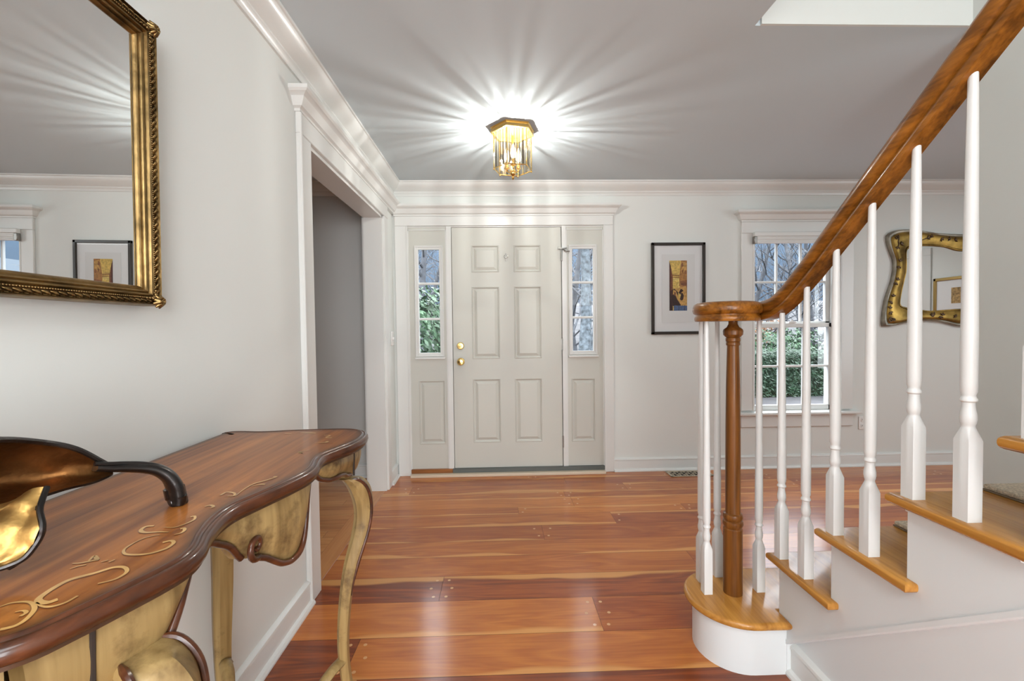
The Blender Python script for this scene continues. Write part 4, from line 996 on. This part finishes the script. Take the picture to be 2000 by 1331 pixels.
def front_x(y):
    best = None
    for a, b_ in zip(front, front[1:]):
        if a.y <= y <= b_.y: return a.x+(b_.x-a.x)*(y-a.y)/max(1e-9, b_.y-a.y)
    return front[0].x if y < front[0].y else front[-1].x
def apx(y): return max(-.512, min(-.432, front_x(y)-.020))
bm = BM(); g = []
_z = {y: interp(ZB, y) for y in ys}
for _ in range(2): _z = {y: (_z[ys[max(0, i-1)]]+2*_z[y]+_z[ys[min(len(ys)-1, i+1)]])/4 for i, y in enumerate(ys)}
_x = {y: apx(y) for y in ys}
for _ in range(4): _x = {y: (_x[ys[max(0, i-1)]]+2*_x[y]+_x[ys[min(len(ys)-1, i+1)]])/4 for i, y in enumerate(ys)}
for y in ys:
    x_ = _x[y]; zb_ = _z[y]; col_ = []
    for j in range(9):
        f_ = j/8; z_ = TT-.03+(zb_-(TT-.03))*f_
        bow = .006*sin(pi*f_)-.010*f_*f_
        col_.append((bm.verts.new((x_+bow, y, z_)), bm.verts.new((x_+bow-.016, y, z_))))
    g.append(col_)
for A, B in zip(g, g[1:]):
    for j in range(8):
        bm.faces.new((A[j][0], B[j][0], B[j+1][0], A[j+1][0])); bm.faces.new((A[j][1], A[j+1][1], B[j+1][1], B[j][1]))
    bm.faces.new((A[8][0], B[8][0], B[8][1], A[8][1])); bm.faces.new((A[0][0], A[0][1], B[0][1], B[0][0]))
obj('front_apron', bm, M_cream, tb, 50)
bm = BM()
tube(bm, [(_x[y]-.004, y, _z[y]-.001) for y in ys if .600 < y < .838], .0062, 8); obj('apron_bead', bm, M_bead, tb, 60)
bm = BM(); tube(bm, [(_x[y]-.004, y, _z[y]-.001) for y in ys if .855 < y < 1.30], .0062, 8); obj('apron_bead', bm, M_bead, tb, 60)
bm = BM()
sp_ = []
for i in range(22):
    f_ = i/21; rr = .025*(1-f_*.80); a = -1.35-7.6*f_; sp_.append((_x[min(ys, key=lambda q: abs(q-.86))]+.002, .858+rr*cos(a), .813+rr*sin(a)))
tube(bm, sp_, [.0068-.003*i/21 for i in range(22)], 8)
obj('apron_bead', bm, M_bead, tb, 60)
for y in (.520, 1.308):
    bm = BM(); tube(bm, [(apx(y)+.004, y, TT-.033), (apx(y)+.002, y, .80)], .0030, 6); obj('panel_groove', bm, M_groove, tb)
for yy_, s in ((1.375, -1), (.466, 1)):
    bm = BM(); n_ = 30; g = []
    for i in range(n_+1):
        x_ = -.845+(.395 if s < 0 else .330)*i/n_; zb_ = .80+.05*sin(pi*i/n_)**1.0; yv = yy_-s*.006*sin(2*pi*i/n_)
        g.append([bm.verts.new(p) for p in ((x_, yv, TT-.03), (x_, yv, zb_), (x_, yv+s*.016, zb_), (x_, yv+s*.016, TT-.03))])
    for A, B in zip(g, g[1:]):
        for j in range(4): bm.faces.new((A[j], B[j], B[(j+1) % 4], A[(j+1) % 4]))
    obj('side_apron', bm, M_cream, tb, 50)
    bm = BM(); tube(bm, [(-.845+(.395 if s < 0 else .330)*i/n_, yy_-s*.006*sin(2*pi*i/n_), .80+.05*sin(pi*i/n_)-.001) for i in range(n_+1)], .006, 8); obj('apron_bead', bm, M_bead, tb)
# legs: S-curved in the diagonal plane, square section
def leg(px, py, dx, dy, tab, wt, knee=True):
    """tab: (s, z, halfwidth)"""
    q = Vector((dx, dy, 0)).normalized()
    c3 = catmull([(s_, z_, w_) for s_, z_, w_ in tab], 5)
    bm = BM(); rings = []
    for c_ in c3:
        P0 = Vector((px, py, 0))+q*c_[0]; w_ = c_[2]
        # section: axis-aligned square, outer corner slightly pulled in (crease)
        pr = Vector((-q.y, q.x, 0))
        prof = [(1.0, 0), (.62, .50), (.12, .98), (-.5, .80), (-.95, .35), (-.95, -.35), (-.5, -.80), (.12, -.98), (.62, -.50)]
        rings.append([bm.verts.new(P0+(q*a+pr*b_)*w_+Vector((0, 0, c_[1]))) for a, b_ in prof])
    for A, B in zip(rings, rings[1:]):
        for j in range(9): bm.faces.new((A[j], A[(j+1) % 9], B[(j+1) % 9], B[j]))
    bm.faces.new(rings[0]); bm.faces.new(rings[-1])
    lo = obj('leg', bm, M_cream, tb, 30)
    if knee:
        bm = BM()
        for sd in (1, -1):
            pp = []; pr = Vector((-q.y, q.x, 0))
            for c_ in c3:
                if .42 < c_[1] < TAB[0][1]+(.05 if py < 1 else 0):
                    pp.append(Vector((px, py, 0))+q*(c_[0]+c_[2]*.30)+pr*sd*c_[2]*.95+Vector((0, 0, c_[1])))
            tube(bm, pp, [.0052*min(1, .25+i/4, .25+(len(pp)-1-i)/8) for i in range(len(pp))], 8)
        obj('knee_bead', bm, M_bead, lo)
    return lo
TAB = [(-.005, .785, .020), (.018, .776, .030), (.040, .745, .034), (.052, .700, .0315), (.052, .655, .0290), (.042, .61, .0275), (.026, .565, .0255), (.010, .520, .0235), (-.006, .452, .0205), (-.017, .364, .0190), (-.021, .28, .0175), (-.016, .20, .0165), (-.004, .12, .0165), (.014, .05, .0185), (.028, .018, .021), (.032, 0, .020)]
leg(-.460, 1.335, 1, 1, TAB, 1)
leg(-.478, .575, 1, -.15, [(s_*1.0+.008, z_+.035*min(1, z_/.5), w_*(1.05+.22*max(0, min(1, (z_-.45)/.2)))) for s_, z_, w_ in TAB], 1)
TBK = [(0, .88, .028), (0, .80, .029), (.006, .70, .031), (.008, .60, .031), (.006, .50, .030), (.0, .40, .028), (-.004, .30, .025), (-.002, .20, .023), (.006, .10, .022), (.014, 0, .022)]
leg(-.824, 1.315, 0, 1, TBK, 1, False); leg(-.815, .53, 0, -1, TBK, 1, False)
for x0_, y0_ in ((-.462, 1.342),):
    bm = BM(); box(bm, (x0_-.020, y0_-.021-(.03 if y0_ < 1 else 0), .785), (x0_+.014+(.006 if y0_ < 1 else 0), y0_+.021+(.02 if y0_ < 1 else 0), TT-.03), .004); obj('corner_block', bm, M_cream, tb)
# stretchers meeting in the middle
def stretch(p0, mid, p1, nm='stretcher'):
    bm = BM(); P = catmull([p0, *mid, p1], 7); tube(bm, P, .0165, 8, sq=.7); so = obj(nm, bm, M_cream, tb, 60)
    bm = BM(); tube(bm, [p+Vector((0, 0, -.011)) for p in P], .006, 6); obj('stretcher_bead', bm, M_bead, so, 60)
ctr = (-.64, .93, .135)
stretch((-.478, 1.318, .242), [(-.50, 1.27, .235), (-.545, 1.20, .185), (-.60, 1.08, .13)], ctr)
stretch((-.478, .58, .242), [(-.50, .63, .235), (-.545, .70, .185), (-.60, .80, .13)], ctr)
stretch((-.815, 1.315, .245), [(-.80, 1.285, .268), (-.775, 1.255, .245), (-.745, 1.19, .165), (-.70, 1.06, .13)], ctr)
stretch((-.815, .55, .245), [(-.80, .58, .268), (-.775, .61, .245), (-.745, .68, .165), (-.70, .82, .13)], ctr)
bm = BM(); lathe(bm, [(0, .115), (.035, .118), (.04, .130), (.03, .150), (.012, .165), (.016, .18), (0, .19)], (ctr[0], ctr[1], 0), 20, cap=False); obj('finial', bm, M_cream, tb)

# ================================================================ bronze sculptural bowl on the table
bw = thing('leaf_bowl', (-.66, .60, TT), 'gilt and dark bronze leaf-shaped bowl with a curling stem foot on the console table', 'bowl')
def sheet(name, rows, m_in, m_out, th, parent, crinkle=.0):
    """rows of control points -> smooth thick sheet; inner face m_in"""
    R1 = [catmull(r, 6) for r in rows]; cols = list(zip(*R1)); G = [catmull(list(c), 6) for c in cols]   # G[col][row]
    random.seed(3); nC, nR = len(G), len(G[0])
    for i in range(nC):
        for j in range(nR):
            G[i][j] = G[i][j]+Vector((sin(i*.9+j*.5), sin(i*.55-j*.8), cos(i*.7+j*.33)))*crinkle
    bm = BM(); A = []
    def nrm(i, j):
        a = G[min(i+1, nC-1)][j]-G[max(i-1, 0)][j]; b_ = G[i][min(j+1, nR-1)]-G[i][max(j-1, 0)]
        n_ = a.cross(b_); return n_.normalized() if n_.length > 1e-9 else Vector((0, 0, 1))
    V0 = [[bm.verts.new(G[i][j]) for j in range(nR)] for i in range(nC)]
    V1 = [[bm.verts.new(G[i][j]+nrm(i, j)*th) for j in range(nR)] for i in range(nC)]
    for i in range(nC-1):
        for j in range(nR-1):
            bm.faces.new((V0[i][j], V0[i+1][j], V0[i+1][j+1], V0[i][j+1])).material_index = 0
            bm.faces.new((V1[i][j], V1[i][j+1], V1[i+1][j+1], V1[i+1][j])).material_index = 1
    for i in range(nC-1):
        bm.faces.new((V0[i][0], V1[i][0], V1[i+1][0], V0[i+1][0])).material_index = 1; bm.faces.new((V0[i][-1], V0[i+1][-1], V1[i+1][-1], V1[i][-1])).material_index = 1
    for j in range(nR-1):
        bm.faces.new((V0[0][j], V0[0][j+1], V1[0][j+1], V1[0][j])).material_index = 1; bm.faces.new((V0[-1][j], V1[-1][j], V1[-1][j+1], V0[-1][j+1])).material_index = 1
    return obj(name, bm, [m_in, m_out], parent, 60)
# far flap: rim, hollow, lower edge (left to right, ends in the stem)
rimA = [(-.70, .40, 1.075), (-.655, .50, 1.088), (-.652, .56, 1.086), (-.657, .60, 1.086), (-.664, .66, 1.068), (-.652, .70, 1.047), (-.644, .74, 1.012)]
rowB = [(-.74, .42, 1.045), (-.71, .51, 1.06), (-.70, .57, 1.062), (-.70, .61, 1.060), (-.695, .66, 1.040), (-.67, .70, 1.020), (-.646, .74, 1.005)]
rowC = [(-.76, .43, 1.01), (-.74, .52, 1.02), (-.73, .58, 1.012), (-.72, .62, 1.012), (-.70, .665, 1.008), (-.665, .70, 1.002), (-.640, .742, .998)]
rowD = [(-.76, .44, .965), (-.73, .52, .985), (-.71, .565, .985), (-.68, .605, .992), (-.655, .64, .995), (-.640, .69, .994), (-.632, .742, .994)]
sheet('far_flap', [rimA, rowB, rowC, rowD], M_bronze_brown, M_bronze, .004, bw, .0012)
bm = BM(); tube(bm, catmull(rimA, 8), .0042, 8); obj('rolled_rim', bm, M_bronze, bw)
# gilt hollow: from the far crease down to the foot and up to the near rim
g1 = [(-.77, .43, 1.0), (-.735, .51, 1.005), (-.70, .555, 1.0), (-.665, .585, 1.0), (-.640, .605, 1.010), (-.618, .620, 1.018)]
g2 = [(-.77, .44, .965), (-.735, .50, .965), (-.70, .54, .972), (-.665, .565, .985), (-.635, .590, .996), (-.610, .600, .998)]
g3 = [(-.76, .43, .94), (-.725, .49, .94), (-.69, .525, .950), (-.655, .55, .962), (-.620, .575, .975), (-.594, .585, .979)]
g4 = [(-.74, .42, .926), (-.71, .475, .926), (-.68, .51, .932), (-.65, .535, .940), (-.62, .560, .948), (-.597, .575, .945)]
g5 = [(-.72, .40, .930), (-.69, .455, .928), (-.665, .49, .930), (-.645, .52, .932), (-.625, .55, .936), (-.612, .562, .937)]
sheet('gilt_hollow', [g1, g2, g3, g4, g5], M_bronze_gold, M_bronze, .004, bw, .0022)
bm = BM(); tube(bm, catmull(g5+[(-.600, .572, .943), (-.5925, .583, .962), (-.5915, .586, .978), (-.604, .596, .996), (-.616, .618, 1.016)], 6), .0036, 8); obj('near_rim', bm, M_bronze, bw)
bm = BM(); lathe(bm, [(0, TT), (.035, TT), (.045, TT+.006), (.040, TT+.016), (0, TT+.018)], (-.685, .50, 0), 20, cap=False); obj('foot', bm, M_bronze, bw)
st_p = [(-.648, .725, 1.010), (-.640, .742, 1.004), (-.629, .760, .999), (-.616, .780, .992), (-.603, .795, .983), (-.592, .805, .968), (-.586, .811, .948), (-.584, .813, .928), (-.585, .813, .920)]
P = catmull(st_p, 6); n_ = len(P)
bm = BM(); tube(bm, P, [.011+.013*min(1, i/n_*1.4) for i in range(n_)], 14, sq=.52)
obj('stem', bm, M_bronze, bw, 60)
bm = BM(); tube(bm, [p+Vector((.004, -.004, .0075)) if i < n_*.6 else p+Vector((.010, -.004, .003)) for i, p in enumerate(P)], [.0035+.002*i/n_ for i in range(n_)], 8); obj('stem_rib', bm, M_bronze, bw, 60)
bm = BM(); tube(bm, catmull([(-.590, .815, .945), (-.588, .816, .930), (-.582, .812, .9215), (-.572, .806, .9235), (-.570, .804, .934)], 5), [.016]*7+[.014]*7+[.009]*7, 10); obj('stem_curl', bm, M_bronze, bw, 60)

# ================================================================ ceiling lantern
lc = Vector((.099, 2.741, 0)); rot = radians(12)
def hexp(r, z, c=lc): return [Vector((c.x+r*cos(rot+k*pi/3), c.y+r*sin(rot+k*pi/3), z)) for k in range(6)]
lt = thing('ceiling_lantern', (lc.x, lc.y, H-.31), 'hexagonal brass and glass ceiling lantern with three lit candle bulbs', 'ceiling light')
bm = BM()
spec = [(.128, H-.001), (.138, H-.001), (.138, H-.005), (.130, H-.008), (.137, H-.032), (.134, H-.034), (.116, H-.034), (.114, H-.010)]
rs = [[bm.verts.new(p) for p in hexp(r_, z_)] for r_, z_ in spec]
for A, B in zip(rs, rs[1:]):
    for j in range(6): bm.faces.new((A[j], A[(j+1) % 6], B[(j+1) % 6], B[j]))
bm.faces.new(rs[0]); bm.faces.new(rs[-1])
obj('canopy', bm, mat('satin_brass', (.90, .64, .24), .30, .9), lt, 20)
ZT, ZBt, RB = H-.034, 2.195, .118
bm = BM()
A6, B6 = hexp(RB, ZT), hexp(RB, ZBt)
for a, b_ in zip(A6, B6): tube(bm, [a, b_], .0032, 6)
for i in range(6):
    tube(bm, [B6[i], B6[(i+1) % 6]], .0036, 6); bmesh.ops.create_icosphere(bm, subdivisions=1, radius=.0065, matrix=Matrix.Translation(B6[i]-Vector((0, 0, .004))))
obj('cage', bm, M_brass, lt, 50)
# bevelled glass: random dark stripes put into the tint to throw ceiling streaks
def lantern_glass():
    m = bpy.data.materials.new('bevelled_lantern_glass'); m.use_nodes = True; n = m.node_tree; n.nodes.clear(); L = n.links
    o = n.nodes.new('ShaderNodeOutputMaterial'); mx = n.nodes.new('ShaderNodeMixShader'); t = n.nodes.new('ShaderNodeBsdfTransparent'); g_ = n.nodes.new('ShaderNodeBsdfGlossy')
    g_.inputs['Roughness'].default_value = .03; g_.inputs['Color'].default_value = (1, .93, .8, 1)
    uv = n.nodes.new('ShaderNodeUVMap'); uv.uv_map = 'UVMap'
    nz = n.nodes.new('ShaderNodeTexNoise'); nz.noise_dimensions = '1D'; nz.inputs['Scale'].default_value = 9.0; nz.inputs['Detail'].default_value = 1.5
    sx = n.nodes.new('ShaderNodeSeparateXYZ'); L.new(uv.outputs[0], sx.inputs[0]); L.new(sx.outputs[0], nz.inputs['W'])
    r = n.nodes.new('ShaderNodeValToRGB'); e0, e1 = r.color_ramp.elements; e0.position = .42; e0.color = (.20, .19, .165, 1); e1.position = .58; e1.color = (1, .98, .94, 1)
    L.new(nz.outputs[0], r.inputs[0]); L.new(r.outputs[0], t.inputs[0])
    mx.inputs[0].default_value = .13; L.new(t.outputs[0], mx.inputs[1]); L.new(g_.outputs[0], mx.inputs[2]); L.new(mx.outputs[0], o.inputs[0])
    return m
M_lg = lantern_glass()
for i in range(6):
    bm = BM(); uvl = bm.loops.layers.uv.new('UVMap'); a, b_ = A6[i], A6[(i+1) % 6]
    q = [a.lerp(b_, .03), a.lerp(b_, .97), B6[i].lerp(B6[(i+1) % 6], .97), B6[i].lerp(B6[(i+1) % 6], .03)]
    f = bm.faces.new([bm.verts.new(p) for p in q])
    for lp, uvv in zip(f.loops, ((i, 1), (i+1, 1), (i+1, 0), (i, 0))): lp[uvl].uv = uvv
    obj('glass_pane', bm, M_lg, lt, 0)
bm = BM(); f = bm.faces.new([bm.verts.new(p+Vector((0, 0, .002))) for p in hexp(RB-.006, ZBt)]); obj('bottom_pane', bm, M_bulb, lt, 0)
bm = BM(); lathe(bm, [(0, 2.132), (.004, 2.136), (.009, 2.146), (.006, 2.156), (.014, 2.162), (.020, 2.172), (.018, 2.186), (.010, 2.196), (.0055, 2.205), (.0055, H-.04)], (lc.x, lc.y, 0), 16, cap=False); obj('finial', bm, M_brass, lt)
for i in range(3):
    a = rot+.35+i*2*pi/3; c_ = Vector((lc.x+.042*cos(a), lc.y+.042*sin(a), 0))
    bm = BM()
    tube(bm, catmull([(lc.x, lc.y, 2.196), (lc.x+.022*cos(a), lc.y+.022*sin(a), 2.182), (c_.x, c_.y, 2.196), (c_.x, c_.y, 2.212)], 5), .0035, 6)
    lathe(bm, [(0, 2.205), (.016, 2.207), (.017, 2.211), (.011, 2.214), (.0105, 2.246), (0, 2.246)], (c_.x, c_.y, 0), 14, cap=False)
    so = obj('candle_socket', bm, M_brass, lt)
    bm = BM(); lathe(bm, [(.009, 2.246), (.015, 2.262), (.0175, 2.280), (.015, 2.300), (.009, 2.318), (.002, 2.334), (0, 2.335)], (c_.x, c_.y, 0), 16, cap=False); bo = obj('bulb', bm, M_bulb_lit, so)
    bm = BM(); lathe(bm, [(0, 2.262), (.004, 2.266), (.0045, 2.285), (.003, 2.300), (0, 2.303)], (c_.x, c_.y, 0), 10, cap=False); obj('filament', bm, M_fill, so)
    l = bpy.data.lights.new('candle_bulb_light', 'POINT'); l.energy = 13.5; l.color = (.95, .97, .97); l.shadow_soft_size = .0055
    lo = bpy.data.objects.new('candle_bulb_light', l); COL.objects.link(lo); lo.location = (c_.x, c_.y, 2.312)

# ================================================================ outdoors
bm = BM()
nx_, ny_ = 24, 20; G = []
random.seed(5)
def gz(x_, y_): 
    return -.28+max(0, y_-13)*.13+.08*sin(x_*.6)*sin(y_*.5)*(1 if y_ > 9 else 0)
for i in range(nx_+1):
    G.append([bm.verts.new((-16+48*i/nx_, 3.95+40*j/ny_, gz(-16+48*i/nx_, 3.95+40*j/ny_))) for j in range(ny_+1)])
for i in range(nx_):
    for j in range(ny_): bm.faces.new((G[i][j], G[i+1][j], G[i+1][j+1], G[i][j+1]))
struct('ground', bm, M_hill, 'leaf-covered ground and slope outdoors')
bm = BM(); box(bm, (-4, 4.2, -.22), (12, 7.8, -.195)); struct('driveway', bm, M_asphalt, 'grey-blue driveway outside the window')
def leaves(bm, n, fn, size):
    for _ in range(n):
        p, nr = fn(); u = Vector((random.gauss(0, 1), random.gauss(0, 1), random.gauss(0, 1))).normalized()
        nr = (Vector(nr)+u*.9).normalized(); t = nr.cross(Vector((random.random(), random.random(), .3))).normalized(); b_ = nr.cross(t); s = size*random.uniform(.6, 1.3); p = Vector(p)
        vs = [bm.verts.new(p+t*s), bm.verts.new(p+b_*s*.38), bm.verts.new(p-t*s), bm.verts.new(p-b_*s*.38)]
        bm.faces.new(vs)
def ell(c, r):
    def fn():
        while True:
            u = Vector((random.uniform(-1, 1), random.uniform(-1, 1), random.uniform(-1, 1)))
            if .1 < u.length < 1: break
        k = random.uniform(.55, 1.0); un = u.normalized(); k *= 1+.12*sin(un.x*7+un.z*5)
        return (c[0]+un.x*r[0]*k, c[1]+un.y*r[1]*k, c[2]+un.z*r[2]*k), un
    return fn
def shrub(name, c, r, n, size, m, label, group=None):
    t_ = thing(name, (c[0], c[1], -.25), label, 'shrub', group)
    random.seed(hash((round(c[0], 2), n)) % 1000); bm = BM(); leaves(bm, n, ell(c, r), size); obj('foliage', bm, m, t_, 0)
    bm = BM()
    for k in range(7):
        a = random.random()*6.28; tube(bm, [(c[0]+.05*cos(a), c[1]+.05*sin(a), -.27), (c[0]+r[0]*.3*cos(a), c[1]+r[1]*.3*sin(a), c[2]-r[2]*.2), (c[0]+r[0]*.7*cos(a), c[1]+r[1]*.7*sin(a), c[2]+r[2]*.5)], [.02, .014, .004], 5)
    obj('stems', bm, M_bark, t_)
shrub('rhododendron', (-1.02, 6.2, .85), (.75, .6, 1.10), 5200, .050, M_leaf, 'tall green shrub outside the left sidelight')
shrub('evergreen_shrub', (5.1, 11.2, .45), (1.3, .8, .85), 3800, .055, M_leaf, 'rounded green shrub beyond the hedge, seen at the left of the window')
shrub('evergreen_shrub', (7.2, 11.4, .45), (1.4, .8, .75), 3800, .055, M_leaf, 'rounded green shrub beyond the hedge, seen at the right of the window')
shrub('low_shrub', (1.30, 8.2, .15), (.55, .4, .55), 1400, .04, M_leaf, 'low green shrub at the foot of the right sidelight view')
shrub('russet_shrub', (6.9, 13.2, 1.1), (1.6, .8, .7), 2600, .05, M_leaf3, 'russet-leaved bush above the green shrubs outside the window')
t_ = thing('hedge', (6.0, 9.6, -.25), 'clipped dark green hedge across the lower window panes', 'hedge')
random.seed(9); bm = BM()
def hb():
    f = random.random()
    if f < .6: return (random.uniform(3.6, 8.6), 9.05+random.gauss(0, .04), random.uniform(-.26, .62)), (0, -1, .2)
    return (random.uniform(3.6, 8.6), random.uniform(9.0, 10.0), .62+random.gauss(0, .035)), (0, -.3, 1)
leaves(bm, 15000, hb, .036); obj('foliage', bm, M_leaf2, t_, 0)
bm = BM(); box(bm, (3.6, 9.12, -.25), (8.6, 10.0, .56)); obj('shade_core', bm, mat('hedge_shade', (.02, .04, .018), 1), t_, 0)  # solid dark box, stands in for the shade inside the hedge
def tree(x_, y_, h_, r_, seed, m, label, group=None, lean=0, depth=4, low=.25):
    random.seed(seed); z0 = gz(x_, y_)-.1; t_ = thing('bare_tree', (x_, y_, z0), label, 'tree', group)
    bt = BM(); bb = BM()
    tr = [Vector((x_, y_, z0))]; d_ = Vector((lean, 0, 1)).normalized(); n_ = 9
    for i in range(n_): d_ = (d_+Vector((random.gauss(0, .06), random.gauss(0, .06), 0))).normalized(); tr.append(tr[-1]+d_*h_/n_)
    rr = [r_*(1-.75*i/n_) for i in range(n_+1)]; rr[0] *= 1.2
    tube(bt, tr, rr, 10)
    def br(p, d2, L_, r2, k):
        P_ = [p]; dd = d2
        for i in range(4): dd = (dd+Vector((random.gauss(0, .22), random.gauss(0, .22), random.gauss(.05, .16)))).normalized(); P_.append(P_[-1]+dd*L_/4)
        tube(bb, P_, [r2*(1-.65*i/4) for i in range(5)], 5 if k > 2 else 3)
        if k > 1:
            for q in range(3 if k > 2 else 4):
                s_ = random.choice((1, 2, 3, 4)); a = random.random()*6.28
                br(P_[s_], (dd+Vector((cos(a), sin(a), random.uniform(-.2, .7)))*.9).normalized(), L_*.62, r2*.5, k-1)
    nbr = int(h_*3.2)
    for q in range(nbr):
        f_ = low+(1-low)*(q+.5)/nbr; i = int(f_*n_); i = min(i, n_-1); p = tr[i].lerp(tr[i+1], f_*n_-i); a = random.random()*6.28
        br(p, Vector((cos(a), sin(a), .45)).normalized(), h_*.30*(1.2-f_), rr[i]*.42, depth-1)
    obj('trunk', bt, m, t_, 60); obj('branches', bb, M_bark, t_, 60)
tree(1.62, 8.8, 8, .135, 1, M_bark2, 'thick pale trunk filling the left of the right sidelight', depth=4, low=.3)
tree(1.93, 9.7, 8, .12, 2, M_bark2, 'second pale trunk, leaning, at the right of the right sidelight', lean=-.03, low=.25)
tree(-1.75, 10.5, 7, .10, 3, M_bark, 'slim grey tree behind the shrub in the left sidelight', low=.2)
tree(8.6, 12.6, 7, .11, 4, M_bark, 'leaning grey tree behind the shrubs at the right of the tall window', lean=.12, low=.12)
gl = 'bare grey tree in the thicket beyond the garden'
k = 0
for x_, y_, h_ in ((-3.2, 14, 7), (-2.3, 12.3, 6), (-1.2, 15, 8), (-4.3, 18, 8), (2.6, 14.5, 8), (3.6, 18, 9), (1.9, 12.2, 7), (6.0, 14.5, 6.5), (7.4, 15.2, 7), (9.0, 16, 7), (10.5, 15, 7), (8.2, 19, 8), (11.8, 18, 8), (7.8, 13.8, 6), (9.7, 13.6, 6)):
    k += 1; tree(x_, y_, h_, .06+.012*(k % 4), 20+k, M_bark, gl, 'bare trees in the thicket beyond the garden', lean=random.uniform(-.08, .08), depth=4, low=.08)
